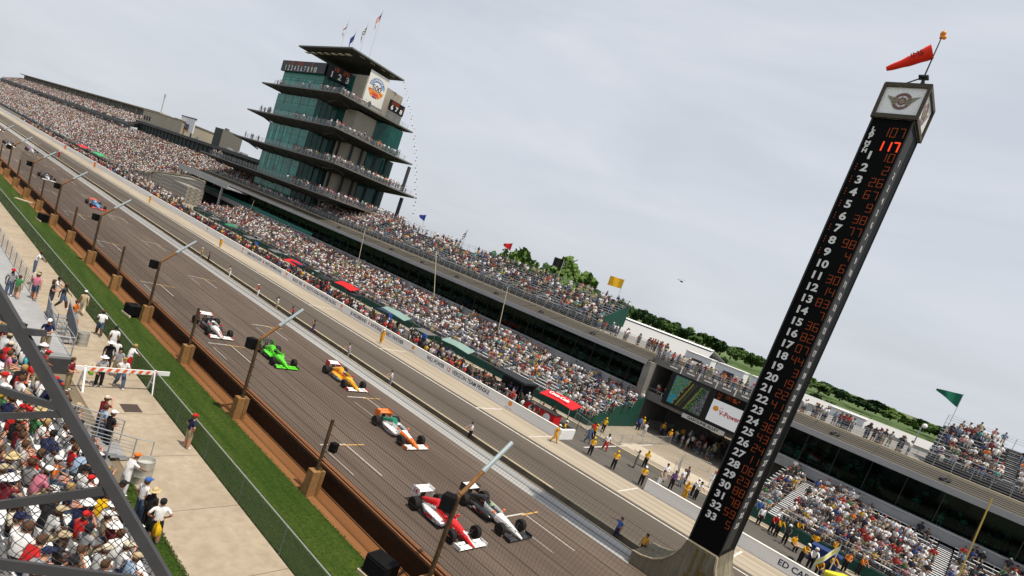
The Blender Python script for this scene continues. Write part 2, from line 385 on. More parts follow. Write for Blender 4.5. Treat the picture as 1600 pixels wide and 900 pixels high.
for s in (.2,.35,.5,.7,.95,1.35,1.85,2.35,2.95,3.7,4.6,5.5,6.3):
    y, z = at_prof(s); b = MB()
    b.tube([(x, y, z-.035*math.sin(PI*((x+12.4)%17.2)/17.2)) for x in np.arange(-150, 6, 4.3)], .0095, 4, cap=False); b.build('cable', cable_m, cf)
b = MB()
for i in range(760):
    x = 5-.15*i; b.tube([(x,)+at_prof(.05),(x,)+at_prof(3.5),(x,)+at_prof(6.4)], .0036, 3, cap=False)
for j in range(43):
    y, z = at_prof(.05+.15*j); b.tube([(-108,y,z),(5,y,z)], .0036, 3, cap=False)
b.build('wire_mesh', M('wire', (.03,.022,.016), .8), cf)
spk = M('loudspeaker_black', (.005,.005,.005), .7, var=.3, scale=6, spec=.1); grille = M('grille', (.01,.01,.011), .9, spec=.1)
def speaker(x, y, z, s, label, group, rz=0.):
    t = thing('loudspeaker', label, 'loudspeaker', (x, y, z), rz, group)
    b = MB(); b.prism([(-s*.5,-s*.42,-s*.6),(s*.5,-s*.42,-s*.6),(s*.42,s*.42,-s*.6),(-s*.42,s*.42,-s*.6)], (0,0,s*1.2)); b.build('cabinet', spk, t)
    b = MB(); b.box(-s*.44,s*.44,-s*.47,-s*.425,-s*.54,s*.54); b.build('grille', grille, t)
    b = MB(); b.bar((0,s*.3,s*.2),(0.1,s*.75,s*.3),.05); b.build('bracket', dsteel, t); return t
ords = ['nearest, beside the red and white car','second from the camera, behind the green car','third from the camera','fourth from the camera','fifth from the camera','sixth from the camera','farthest bent post in view']
for i in range(7):
    speaker(-12.4-17.2*i-.12, 15.3, 4.45, .50, 'black loudspeaker hung on bent fence post, '+ords[i], 'loudspeakers on the catch fence posts', .5)
speaker(-20.7, 15.9, 2.55, .36, 'small dark loudspeaker on the short fence post beside a white grid marking', 'loudspeakers on the catch fence posts', .4)
def ground_box(x, y, s, label):
    t = thing('monitor_cabinet', label, 'cabinet', (x, y, 0), .12, 'black cabinets behind the outer wall')
    b = MB(); b.box(-s*.62,s*.62,-s*.4,s*.4,.16,.16+s*.8); b.build('cabinet', spk, t)
    b = MB(); b.box(-s*.6,s*.6,-s*.44,-s*.405,.2,.1+s*.8); b.build('grille', grille, t)
    b = MB(); b.box(-s*.8,s*.8,-s*.5,-s*.36,.0,.155); b.box(-s*.8,s*.8,s*.36,s*.5,.0,.155); b.build('timber', offwhite, t)
ground_box(-14.35, 15.0, .95, 'large black cabinet on pale timbers at the grass edge near the red and white car')
ground_box(-47.9, 15.0, .9, 'black cabinet on the grass beside a tan footing below the green car')
ground_box(-82.2, 14.9, .9, 'small far black cabinet at the grass edge by the third tan footing')
b = MB(); p0 = onz(24,309,.1); p1 = onz(52,318,.1); b.bar(p0,p1,.55,.12); tag(b.build('timber_board', offwhite), 'pale timber board lying on the grass near the wall, far left', 'board')

# ---------------------------------------------------------------- score tower
led_m = M('led_amber', (.25,.05,.01), .5, emit=(1.0,.15,.02), es=.10); ledr_m = M('led_red', (.4,.04,.01), .5, emit=(1.,.07,.02), es=.8)
numw = M('white_numerals', (.72,.72,.70), .5); numg = M('side_numerals', (.42,.42,.42), .6)
SEG = {'0':'abcdef','1':'bc','2':'abged','3':'abgcd','4':'fgbc','5':'afgcd','6':'afgedc','7':'abc','8':'abcdefg','9':'abcfgd'}
SL = dict(a=((0,1),(1,1)), b=((1,1),(1,.5)), c=((1,.5),(1,0)), d=((0,0),(1,0)), e=((0,0),(0,.5)), f=((0,.5),(0,1)), g=((0,.5),(1,.5)))
def led(b, s, x0, z0, w_, h, y, gap=1.45, d=.016, side=False):
    for i, ch in enumerate(s):
        for q in SEG.get(ch, ''):
            (ax, az), (bx, bz) = SL[q]
            for t in (.1,.37,.63,.9):
                x = x0+i*w_*gap+w_*(ax+(bx-ax)*t); z = z0+h*(az+(bz-az)*t)
                if side: b.box(y, y+.008, x-d, x+d, z-d, z+d)
                else: b.box(x-d, x+d, y-.008, y, z-d, z+d)
T = thing('scoring_tower', 'tall black four sided scoring tower with white numbers 1 to 33 and amber digits', 'tower', (-7.55,31.8,0))
def tl(o):                     # children keep world coordinates
    o.location = Vector(o.location)-T.location; return o
TX0, TX1, TY0, TY1 = -8.42, -6.68, 30.6, 33.0
b = MB(); b.box(TX0,TX1,TY0,TY1,3.0,25.95); tl(b.build('shaft', M('gloss_black_panel', (.0035,.0035,.004), .6, spec=.06), T))
b = MB()
for (x, y) in ((TX0,TY0),(TX1,TY0),(TX0,TY1),(TX1,TY1)): b = MB(); b.box(x-.035,x+.035,y-.035,y+.035,3.0,25.9); tl(b.build('corner_trim', M('trim_grey', (.045,.045,.045), .6, spec=.1), T))
b = MB(); b.box(TX1+.004,TX1+.02,TY0+.1,TY0+1.25,3.3,25.6); tl(b.build('side_panel', M('grey_panel', (.035,.035,.035), .6, spec=.1), T))
base_m = M2('stained_concrete', (.15,.135,.095), (.25,.225,.16), 1.0, (1,1,.4), (.06,.052,.035), 1.6, (2,2,.25), .6, .9, .1)
cur = [(-10.9,.02),(-10.9,.74),(-10.3,.80),(-9.7,.98),(-9.2,1.32),(-8.8,1.85),(-8.55,2.4),(-8.42,3.0)]
poly = [(x, 30.3, z) for x, z in cur] + [(-15.1-x, 30.3, z) for x, z in cur[::-1]]
b = MB(); b.prism(poly, (0,2.9,0)); tl(b.build('base', base_m, T))
b = MB(); pts = [(x, 30.28, z) for x, z in cur[1:]]
for i in range(len(pts)-1): b.bar(pts[i], pts[i+1], .07, .07, 0, (0,1,0))
tl(b.build('base_rim', offwhite, T)); b = MB()
for i in range(len(pts)-1): b.bar((-15.1-pts[i][0],30.28,pts[i][2]), (-15.1-pts[i+1][0],30.28,pts[i+1][2]), .10,.10,0,(0,1,0))
tl(b.build('base_rim', offwhite, T))
b = MB(); b.box(-7.75,-7.62,30.27,30.3,1.5,2.9); b.box(-7.35,-7.22,30.27,30.3,1.2,2.9); b.box(-7.85,-7.5,30.24,30.3,.4,1.4); b.box(-7.2,-6.9,30.24,30.3,1.6,1.9); tl(b.build('hatch', M('brown_stain', (.13,.09,.03), .8), T))
SIDEDIG = {1:'10',2:'2',3:'26',4:'67',5:'9',6:'38',7:'77',8:'98',9:'4',10:'6',11:'30',12:'14',13:'83',14:'7',15:'36',16:'82',17:'07',18:'44',19:'3',20:'19',21:'22',22:'41',23:'12',24:'36',25:'43',26:'24',27:'11',28:'06',29:'23',30:'88',31:'78',32:'59',33:'5'}
for n in range(1, 34):
    z = 24.16-.6075*(n-1)
    xs_ = 1.15 if n > 9 else 1.2
    tl(text('numeral', str(n), .52, (-7.86,TY0-.012,z), FRONT, numw, T, ext=.006, bold=.016, xs=xs_, spacing=1.0))
    tl(text('numeral', str(n), .42, (TX1+.022,TY0+.66,z), SIDE, numg, T, ext=.006, bold=.016, xs=1.5))
    b = MB(); s = SIDEDIG[n]; x0 = -7.36 if len(s) == 2 else -7.03
    led(b, s, x0, z-.2, .21, .38, TY0-.004, 1.55)
    tl(b.build('led_digits', led_m, T))
b = MB()
for n in range(2, 10):
    z = 24.16-.6075*(n-1)
    for i in range(3): b.box(-8.24,-8.20,TY0-.01,TY0-.002,z+.12-.13*i,z+.16-.13*i)
tl(b.build('indicator_lamps', led_m, T))
for i, (s, z) in enumerate((('LAP', 25.3), ('MPH', 24.62))):
    for j, ch in enumerate(s): tl(text('small_lettering', ch, .26, (-8.17,TY0-.012,z+.12-.19*j), FRONT, numw, T, ext=.005, bold=.012, xs=1.2))
b = MB(); led(b, '107', -7.72, 25.12, .21, .42, TY0-.004, 1.6); tl(b.build('led_digits', led_m, T))
b = MB(); led(b, '117', -7.72, 24.46, .21, .42, TY0-.004, 1.6, .034); tl(b.build('led_digits', ledr_m, T))
# crown
crown_f = M('bronze_frame', (.075,.062,.045), .55, .3, var=.15, scale=4); siding = M('white_siding', (.86,.86,.88), .6)
CX0, CX1, CY0, CY1, CZ0, CZ1 = -8.45, -6.6, 30.5, 33.1, 25.95, 27.55
b = MB(); b.box(CX0+.06,CX1-.06,CY0+.06,CY1-.06,CZ0+.02,CZ1-.02)
for k in range(22): x = CX0+.15+k*.075; b.box(x,x+.022,CY0+.045,CY0+.06,CZ0+.1,CZ1-.1)
for k in range(30): y = CY0+.15+k*.08; b.box(CX1-.06,CX1-.045,y,y+.022,CZ0+.1,CZ1-.1)
tl(b.build('crown_panel', siding, T))
b = MB()
for (x, y) in ((CX0,CY0),(CX1,CY0),(CX0,CY1),(CX1,CY1)): b.box(x-.07,x+.07,y-.07,y+.07,CZ0,CZ1)
for z, h in ((CZ0,.2),(CZ1-.13,.15)):
    b.box(CX0,CX1,CY0-.05,CY0+.06,z,z+h); b.box(CX0,CX1,CY1-.06,CY1+.05,z,z+h); b.box(CX1-.06,CX1+.05,CY0,CY1,z,z+h); b.box(CX0-.05,CX0+.06,CY0,CY1,z,z+h)
b.box(CX0-.05,CX1+.05,CY0-.05,CY1+.05,CZ1+.02,CZ1+.06); tl(b.build('crown_frame', crown_f, T))
def wing_wheel(cx, y, cz, s, parent, side=False):
    b = MB()
    def P(x, z, d=0): return (y+d, cx+x*s, cz+z*s) if side else (cx+x*s, y-d, cz+z*s)
    def ring(r0_, r1_, d, mi, n=26, ex=1.):
        for k in range(n):
            a0, a1 = 2*PI*k/n, 2*PI*(k+1)/n
            b.prism([P(r0_*math.cos(a0),r0_*math.sin(a0),d),P(r1_*math.cos(a0),r1_*math.sin(a0),d),P(r1_*math.cos(a1),r1_*math.sin(a1),d),P(r0_*math.cos(a1),r0_*math.sin(a1),d)], (.006,0,0) if side else (0,-.006,0), mi)
    ring(.40,.55,.0,0); ring(.17,.27,.012,0); ring(0.02,.12,.012,1); ring(.56,.60,.0,2)
    for k in range(8):
        a = 2*PI*k/8+.2; b.bar(P(.12*math.cos(a),.12*math.sin(a),.006),P(.42*math.cos(a),.42*math.sin(a),.006),.03*s,.006,0,(0,1,0) if not side else (1,0,0))
    for sg in (-1, 1):
        for j in range(5):
            z0 = .20-.085*j; x1 = 1.05-.12*j
            b.prism([P(sg*.28,z0,.014),P(sg*x1,z0+.16-.05*j,.014),P(sg*(x1-.10),z0+.06-.05*j,.014),P(sg*.28,z0-.06,.014)], (.005,0,0) if side else (0,-.005,0), 1 if j % 2 == 0 else 2)
    return b.build('winged_wheel_emblem', [M('emblem_maroon', (.20,.10,.10), .5), M('emblem_gold', (.30,.27,.13), .5), M('emblem_grey', (.22,.22,.24), .5)], parent)
tl(wing_wheel(-7.5, CY0+.04, 26.78, .66, T)); tl(wing_wheel(31.8, CX1-.04, 26.78, .85, T, True))
b = MB()
for p in ((-8.0,30.8),(-6.9,30.9),(-7.2,32.3)): b.tube([(p[0],p[1],27.6),(-7.2,31.2,28.25)], .035, 6)
b.tube([(-7.2,31.2,27.9),(-7.2,31.2,30.05)], [.04,.025], 8); b.box(-7.4,-7.0,31.0,31.4,28.2,28.27); tl(b.build('mast', dsteel, T))
b = MB(); b.ball((-7.2,31.2,30.28), .13); b.ball((-7.08,31.2,30.1), .09); b.lathe([(.09,-.05),(.09,.06)], (-7.2,31.2,30.12), 10); tl(b.build('beacon', M('amber_beacon', (.75,.28,.05), .3), T, True))
ws = thing('windsock', 'orange red windsock lettered IMS on the mast above the score tower', 'windsock', (-7.32,31.2,29.45))
b = MB(); rings = []
for i in range(9):
    t = i/8; r = .34*(1-t)+.11*t+.012*math.sin(i*2.1); c = Vector((-1.6*t,0,-.88*t-.05*math.sin(PI*t)))
    ax = Vector((-.87,0,-.49)); e1 = Vector((0,1,0)); e2 = ax.cross(e1)
    rings.append([tuple(c+e1*(r*math.cos(2*PI*k/14))+e2*(r*math.sin(2*PI*k/14))) for k in range(14)])
b.loft(rings); b.build('sock', M('windsock_nylon', (.80,.03,.012), .55), ws, True)
text('lettering', 'IMS', .34, (-.50,-.34,-.29), (PI/2,-.50,0), black, ws, ext=.002)

# ---------------------------------------------------------------- racing cars
tyre_m = M('tyre_rubber', (.013,.012,.012), .75, var=.2, scale=20); rim_m = M('dark_rim', (.05,.05,.055), .35, .8); carb = M('carbon', (.012,.012,.013), .35, coat=.4)
def paint(n, c): return M('paint_'+n, c, .28, coat=.6)
def _unused(): pass
def ringp(x, hw, zb, zt, n=14, p=2.6, yc=0.):
    out = []
    for k in range(n):
        a = 2*PI*k/n; c, s = math.cos(a), math.sin(a)
        out.append((x, yc+hw*math.copysign(abs(c)**(2/p), c), (zb+zt)/2+(zt-zb)/2*math.copysign(abs(s)**(2/p), s)))
    return out
def wheel(parent, x, y, r, w_, name='wheel'):
    b = MB(); b.lathe([(r*.60,-w_/2),(r*.92,-w_/2),(r,-w_*.38),(r,w_*.38),(r*.92,w_/2),(r*.60,w_/2)], (x,y,r), 24, 0, 'y')
    o = b.build(name, tyre_m, parent, True)
    b = MB(); b.lathe([(.03,-w_*.40),(r*.59,-w_*.44),(r*.59,w_*.44),(.03,w_*.40)], (x,y,r), 16, 0, 'y')
    for k in range(5):
        a = 2*PI*k/5
        for sg in (-1, 1): b.bar((x,y+sg*w_*.46,r),(x+r*.55*math.cos(a),y+sg*w_*.46,r+r*.55*math.sin(a)),.04,.02,0,(0,1,0))
    b.build('rim', rim_m, o, True); return o
def car(x, y, lab, c, nose=None, num=None, extra=None, rz=0.):
    # c: dict nose, top, pod, podlow, fwing, rwing, endplate, helmet
    t = thing('race_car', lab, 'race car', (x, y, 0.004), rz, 'open wheel race cars on the track')
    P = {k: paint(v[0], v[1]) for k, v in c.items()}
    secs = [(2.52,.05,.13,.21),(2.30,.10,.12,.28),(1.95,.145,.11,.38),(1.55,.19,.10,.47),(1.1,.23,.08,.56),(.75,.27,.07,.62),(.62,.29,.07,.60)]
    b = MB(); mats = [P['nose'], P['top'], P['stripe']]
    rings = [ringp(*s) for s in secs]; mis = [[0]*14 for _ in secs]
    for i in range(len(secs)-1):
        for k in (3,): mis[i][k] = 2
        if i >= 3:
            for k in (2,3,4): mis[i][k] = 1
    b.loft(rings, mis=mis); b.build('nose', mats, t, True)
    b = MB(); rings = [ringp(.62,.29,.07,.50),ringp(.3,.30,.07,.44),ringp(-.25,.31,.07,.46),ringp(-.42,.29,.07,.70),ringp(-.52,.20,.3,.94,p=2.2),ringp(-.75,.19,.25,.93,p=2.2),ringp(-1.05,.19,.15,.80),ringp(-1.5,.16,.14,.60),ringp(-1.85,.10,.18,.46)]
    mis = [[1 if k in (1,2,3,4,5,6) else 0 for k in range(14)] for _ in rings]
    b.loft(rings, mis=mis); b.build('engine_cover', [P['pod'], P['cover']], t, True)
    b = MB()
    for sg in (-1, 1): b.loft([[(xx, sg*yy, zz) for xx, yy, zz in r] for r in (ringp(.62,.035,.2,.62,8,2.2,.27),ringp(.2,.035,.3,.66,8,2.2,.29),ringp(-.3,.04,.3,.70,8,2.2,.27),ringp(-.45,.04,.3,.72,8,2.2,.2))])
    b.build('cockpit_rim', P['top'], t, True)
    b = MB(); b.loft([ringp(.60,.18,.40,.56,10),ringp(-.35,.2,.40,.57,10)]); b.build('cockpit', black, t)
    for sg in (-1, 1):
        b = MB(); rr = [ringp(.52,.13,.14,.30,12,3,sg*.44),ringp(.30,.20,.06,.42,12,3.5,sg*.50),ringp(-.2,.24,.05,.46,12,3.5,sg*.50),ringp(-.8,.22,.05,.44,12,3,sg*.44),ringp(-1.2,.13,.06,.36,12,3,sg*.32),ringp(-1.45,.07,.08,.28,12,3,sg*.22)]
        mis = [[1 if k in (2,3,4,1) else 0 for k in range(12)] for _ in rr]
        if sg < 0: mis = [[1 if k in (1,2,3,4) else 0 for k in range(12)] for _ in rr]
        b.loft(rr, mis=mis)
        b.build('sidepod', [P['podlow'], P['pod']], t, True)
    r2 = random.Random(lab)
    for sg in (-1, 1):
        b = MB()
        for q in range(9):
            xx = r2.uniform(-1.0,.25); zz = r2.uniform(.16,.36); b.box(xx,xx+r2.uniform(.06,.26),sg*.742-.004,sg*.742+.004,zz,zz+r2.uniform(.025,.06),q%3)
        for q in range(5): xx = 1.0+.24*q; yy = sg*(.232-.035*q); b.box(xx,xx+.13,yy-.006,yy+.006,.30,.36,q%3)
        for q in range(4): xx = -.95+.17*q; b.box(xx,xx+.11,sg*.188-.006,sg*.188+.006,.50+.04*q,.58+.04*q,(q+1)%3)
        b.build('decals', [P['stripe'], carb, M('decal_'+('red','blue','grey')[r2.randrange(3)], ((.5,.02,.02),(.03,.08,.35),(.3,.3,.3))[r2.randrange(3)], .4)], t)
    b = MB(); b.box(-1.6,.55,-.74,.74,.035,.06); b.build('floor', carb, t)
    for xx, sg, r, w_ in ((1.6,-1,.33,.27),(1.6,1,.33,.27),(-1.45,-1,.345,.37),(-1.45,1,.345,.37)):
        wheel(t, xx, sg*(.98-w_/2+.03), r, w_)
    b = MB()
    for sg in (-1, 1):
        for z0, z1, dx in ((.22,.2,.28),(.22,.2,-.25),(.42,.45,.22),(.42,.45,-.22)):
            b.bar((1.6+dx,sg*.17,z0),(1.6,sg*.72,z1),.035,.014); b.bar((-1.45+dx,sg*.14,z0),(-1.45,sg*.66,z1),.035,.014)
    b.build('suspension_arms', carb, t)
    b = MB(); b.prism([(2.16,-.92,.10),(2.48,-.92,.085),(2.48,-.92,.10),(2.16,-.92,.125)], (0,1.84,0)); b.prism([(1.98,-.86,.16),(2.14,-.86,.13),(2.14,-.86,.145),(1.98,-.86,.19)], (0,.62,0)); b.prism([(1.98,.24,.16),(2.14,.24,.13),(2.14,.24,.145),(1.98,.24,.19)], (0,.62,0))
    o = b.build('front_wing', P['fwing'], t)
    b = MB(); b.box(1.96,2.5,-.935,-.915,.05,.24); b.build('endplate', P['endplate'], o); b = MB(); b.box(1.96,2.5,.915,.935,.05,.24); b.build('endplate', P['endplate'], o)
    b = MB(); b.prism([(-2.02,-.50,.80),(-1.70,-.50,.78),(-1.70,-.50,.80),(-2.02,-.50,.84)], (0,1.0,0)); b.prism([(-2.24,-.50,.88),(-2.03,-.50,.845),(-2.03,-.50,.86),(-2.24,-.50,.91)], (0,1.0,0))
    o = b.build('rear_wing', P['rwing'], t)
    b = MB(); b.box(-2.28,-1.66,-.525,-.505,.48,.95); b.build('endplate', P['rplate'], o); b = MB(); b.box(-2.28,-1.66,.505,.525,.48,.95); b.build('endplate', P['rplate'], o)
    b = MB(); b.box(-1.95,-1.8,-.09,-.06,.35,.8); b.box(-1.95,-1.8,.06,.09,.35,.8); b.box(-2.1,-1.3,-.12,.12,.16,.36); b.build('gearbox', carb, t)
    b = MB(); b.ball((-.08,0,.66), .135, n=12, m=8, sc=(1.1,.95,1.05)); h = b.build('driver_helmet', P['helmet'], t, True)
    b = MB(); b.ball((-.03,0,.66), .125, n=12, m=8, sc=(1.12,.9,.45)); b.build('visor', black, h, True)
    for sg in (-1, 1): b = MB(); b.box(.48,.56,sg*.44-.09,sg*.44+.09,.60,.70); b.bar((.5,sg*.28,.55),(.52,sg*.42,.63),.03,.012); b.build('mirror', P['mirror'], t)
    if num:
        text('number', num, .34, (-1.97,-.53,.74), FRONT, P['numc'], o, ext=.002, bold=.01)
        text('number', num, .22, (1.75,0,.452), (0,-.27,PI/2), P['numc2'], t, ext=.002, bold=.008)
    if extra:
        text('lettering', extra, .24, (-.35,-.745,.26), FRONT, P['numc'], t, ext=.002, bold=.008, xs=1.25)
    return t
W = ('white',(.78,.78,.77)); R = ('red',(.62,.012,.015)); K = ('black',(.012,.012,.014)); G = ('lime',(.10,.62,.02)); O = ('orange',(.80,.18,.02)); Yw = ('yellow',(.85,.38,.01)); TG = ('teal',(.01,.22,.14)); B = ('blue',(.10,.32,.60)); S = ('silver',(.32,.33,.36)); PK = ('fluoro',(.8,.06,.04))
def livery(**k):
    d = dict(nose=W, top=W, stripe=W, cover=W, pod=W, podlow=W, fwing=W, endplate=W, rwing=W, rplate=W, helmet=W, mirror=K, numc=R, numc2=W); d.update(k); return d
# (near rear wheel, near front wheel) seen in the photo give each car its place; the centre line is 0.85 m farther
def carpos(pr, pf):
    a = onz(*pr); c = onz(*pf); d = (c-a).normalized(); rz = math.atan2(d.y, d.x)
    rz = max(-.03, min(.03, rz)); m = (a+c)/2; return m.x, m.y+.86, rz
def place(pr, pf, lab, liv, **k):
    x, y, rz = carpos(pr, pf); return car(x-.07, y, lab, liv, rz=rz, **k)
place((642.5,794),(703,849), 'red and white race car with number 14, nearest the brown wall', livery(nose=R,top=R,stripe=W,cover=R,pod=W,podlow=S,fwing=W,endplate=W,rwing=W,rplate=W,mirror=R,helmet=R), num='14', extra='ABC')
place((720,787.5),(779.6,836), 'black race car with a white nose, running alongside the red and white car', livery(nose=W,top=W,stripe=W,cover=K,pod=K,podlow=K,fwing=K,endplate=K,rwing=W,rplate=K,mirror=O,helmet=('green_helmet',(.25,.4,.2))))
place((583.5,662.5),(626,696.5), 'white, orange and green race car between the yellow car and the black car', livery(nose=O,top=W,stripe=O,cover=TG,pod=W,podlow=S,fwing=W,endplate=O,rwing=O,rplate=O,mirror=O))
place((507.5,582.5),(536,606), 'yellow race car with red trim and white wings', livery(nose=Yw,top=Yw,stripe=Yw,cover=Yw,pod=Yw,podlow=S,fwing=W,endplate=R,rwing=W,rplate=R,mirror=R,helmet=S))
place((403,548),(422,571), 'lime green race car behind the bent fence post', livery(nose=G,top=G,stripe=G,cover=G,pod=G,podlow=K,fwing=G,endplate=K,rwing=K,rplate=G,mirror=G,helmet=K))
place((303,503),(324,525), 'white race car with red lines and dark sidepods, behind a short fence post', livery(nose=W,top=W,stripe=R,cover=K,pod=K,podlow=K,fwing=W,endplate=R,rwing=W,rplate=R,mirror=R))
def far(p, q, lab, liv):
    a = onz(*p); c = onz(*q); m = (a+c)/2; car(m.x, m.y, lab, liv)
far((139,319),(158,327), 'light blue race car with red wings, alone on the track', livery(nose=B,top=B,stripe=B,cover=B,pod=B,podlow=R,fwing=PK,endplate=PK,rwing=PK,rplate=PK,mirror=K))
far((62,276),(82,283), 'grey and white race car far up the track', livery(nose=W,top=S,cover=K,pod=K,podlow=K,fwing=W,rwing=K,rplate=K))
far((42,232),(56,243), 'white, pink and blue race car, third from the far end', livery(nose=W,top=W,cover=('pink',(.6,.15,.25)),pod=S,podlow=('purple',(.15,.12,.4)),fwing=S,rwing=('purple',(.15,.12,.4)),rplate=S))
far((8,223),(20,231), 'black and white race car beside the far fence speaker', livery(nose=W,top=K,cover=K,pod=K,podlow=W,fwing=W,rwing=K,rplate=K))
far((-6,200),(3,207), 'farthest race car in view, dark with a white nose', livery(nose=W,top=K,cover=K,pod=K,podlow=K,fwing=W,rwing=K,rplate=K))
# ---------------------------------------------------------------- grandstands beyond the pits
CROWD = []          # (x, y, z floor, yaw, template, density class)
_vn = nrs.random((64,64))
def vnoise(a, c):
    i, j = int(math.floor(a)), int(math.floor(c)); u, v = a-i, c-j; g = lambda p, q: _vn[p%64, q%64]
    return (g(i,j)*(1-u)+g(i+1,j)*u)*(1-v)+(g(i,j+1)*(1-u)+g(i+1,j+1)*u)*v
def fill_rows(x0, x1, rows, dens, templ='sit', step=.56, holes=()):
    for k, (y, z, xa, xb) in enumerate(rows):
        x = max(x0, xa)+.3
        while x < min(x1, xb)-.2:
            x += step*rnd.uniform(.9, 1.12)
            d = (dens(x, k) if callable(dens) else dens)*(1.08 if vnoise(x*.55, k*.6) > .38 else .62)
            if rnd.random() < d and not any(h0 < x < h1 for h0, h1 in holes):
                CROWD.append((x, y+rnd.uniform(-.08,.08), z, rnd.gauss(0,.35), 'stand' if rnd.random() < .10 else templ))
dgrey = M('dark_grey_paint', (.05,.052,.055), .6, var=.2, scale=1)
def stand(name, label, x0, x1, y0, z0, n, tread, rise, aisles, bench_x=None, front=True, skirt=.0):
    t = thing(name, label, 'grandstand', ((x0+x1)/2, y0, 0)); off = Vector(((x0+x1)/2, y0, 0))
    def fin(o): o.location = -off; return o
    b = MB(); rows = []
    for k in range(n):
        y = y0+tread*k; z = z0+rise*k; b.box(x0,x1,y,y+tread*.62,z-.05,z); b.box(x0,x1,y-.012,y,z-.05-rise*.4,z-.002); rows.append((y+.5, z, x0, x1))
    fin(b.build('floorboards', M('footboard', (.085,.085,.085), .6, .3, var=.2, scale=1.5), t))
    cuts = [x0]+sorted(aisles)+[x1]
    for k in range(n):
        y = y0+tread*k+.42; z = z0+rise*k; b = MB()
        for i in range(len(cuts)-1):
            a = cuts[i]+(.6 if i else 0); c = cuts[i+1]-(.6 if i < len(cuts)-2 else 0)
            xx = a
            while xx < c-.5:
                x2 = min(c, xx+5.6); b.box(xx,x2-.06,y,y+.26,z+.40,z+.45)
                for q in (xx+.3, (xx+x2)/2, x2-.4): b.box(q,q+.05,y+.05,y+.2,z,z+.40)
                xx = x2
        fin(b.build('bench', alu, t))
    for a in aisles:
        b = MB()
        for k in range(n*2): y = y0+tread*k/2; z = z0+rise*k/2; b.box(a-.52,a+.52,y,y+tread*.36,z-.02,z+.012)
        fin(b.build('aisle_steps', alu, t))
    yb = y0+tread*n; zb = z0+rise*n
    b = MB(); b.prism([(x0+.05,y0+.05,max(0,z0-.9)),(x0+.05,y0+.05,z0-.08),(x0+.05,yb,zb-.25),(x0+.05,yb,max(0,z0-.9))], (x1-x0-.1,0,0)); fin(b.build('understructure', M('stand_shadow', (.03,.03,.032), .9), t))  # solid dark fill, its colour stands in for shade below the seats
    b = MB()
    for zz in (z0+.55, z0+1.0): b.tube([(x0,y0-.12,zz),(x1,y0-.12,zz)], .025, 6)
    nx = int((x1-x0)/2.2)
    for i in range(nx+1): b.tube([(x0+(x1-x0)*i/nx,y0-.12,z0-.3),(x0+(x1-x0)*i/nx,y0-.12,z0+1.0)], .022, 6)
    fin(b.build('front_railing', steel, t))
    return t, rows
A1 = [-139,-127,-115,-103,-91,-79,-67,-55,-43.5,-35.5]
st1, rows1 = stand('grandstand', 'lower aluminium grandstand left of the paddock opening, packed with spectators', -150, -29.6, 54.2, .95, 13, .86, .19, A1)
A2 = [-9.2, 2.5, 14.5, 27, 39]
st2, rows2 = stand('grandstand', 'lower aluminium grandstand right of the score tower, half filled', -12, 48, 54.2, .95, 13, .86, .19, A2)
def green_wall(x0, x1, lab, par):
    b = MB(); b.box(x0,x1,53.85,54.0,0,.92); o = b.build('fabric_wall', dgreen); tag(o, lab, 'wall'); return o
green_wall(-150,-29.6,'dark green fabric wall along the foot of the left lower grandstand',None)
green_wall(-11,48,'dark green fabric wall at the foot of the right lower grandstand',None)
b = MB(); b.prism([(-29.5,54.0,0),(-29.5,54.0,.95),(-29.5,65.4,4.1),(-29.5,65.4,0)], (.06,0,0)); tag(b.build('end_screen', dgreen), 'dark green triangular screen closing the end of the left lower grandstand', 'screen')
b = MB(); b.box(-330,60,52.2,52.42,0,.10); struct(b.build('kerb', offwhite))
aisle_holes1 = [(a-.62,a+.62) for a in A1]; aisle_holes2 = [(a-.62,a+.62) for a in A2]
fill_rows(-150,-29.6,rows1,lambda x,k: (.90 if x < -75 else .80 if x < -50 else .66)*(.72 if -41 < x < -34 and k < 9 else 1),holes=aisle_holes1)
emp = [(14,3,2.6,3),(3,10,3,2),(20,9,3,3),(-1,11,2.6,1.5),(8,4,3,2.2),(27,4,4,4)]
fill_rows(-12,48,rows2,lambda x,k: .12 if any(abs(x-ex)<ew and abs(k-ek)<eh for ex,ek,ew,eh in emp) else .80,holes=aisle_holes2)

# ---------------------------------------------------------------- suite buildings with roof terraces
fascia = M('fascia_metal', (.34,.34,.35), .5, .2, var=.08, scale=1, stretch=(.2,1,1)); ledge_m = M('ledge_concrete', (.26,.26,.26), .75, var=.1, scale=1)
roof_m = M2('sloped_roof', (.085,.077,.063), (.12,.108,.09), .6, (.2,.8,1), (.045,.04,.033), 1.0, (.05,9,1), .75, .7)
glass = bpy.data.materials.new('tinted_glass'); glass.use_nodes = True; gn = glass.node_tree; gn.nodes.clear()
g_o = gn.nodes.new('ShaderNodeOutputMaterial'); g_m = gn.nodes.new('ShaderNodeMixShader'); g_t = gn.nodes.new('ShaderNodeBsdfTransparent'); g_g = gn.nodes.new('ShaderNodeBsdfGlossy')
g_t.inputs[0].default_value = (.07,.32,.27,1); g_g.inputs[0].default_value = (.5,.75,.7,1); g_g.inputs['Roughness'].default_value = .05; g_m.inputs[0].default_value = .035
gn.links.new(g_t.outputs[0], g_m.inputs[1]); gn.links.new(g_g.outputs[0], g_m.inputs[2]); gn.links.new(g_m.outputs[0], g_o.inputs[0])
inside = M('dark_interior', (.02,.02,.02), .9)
TERR = 9.3
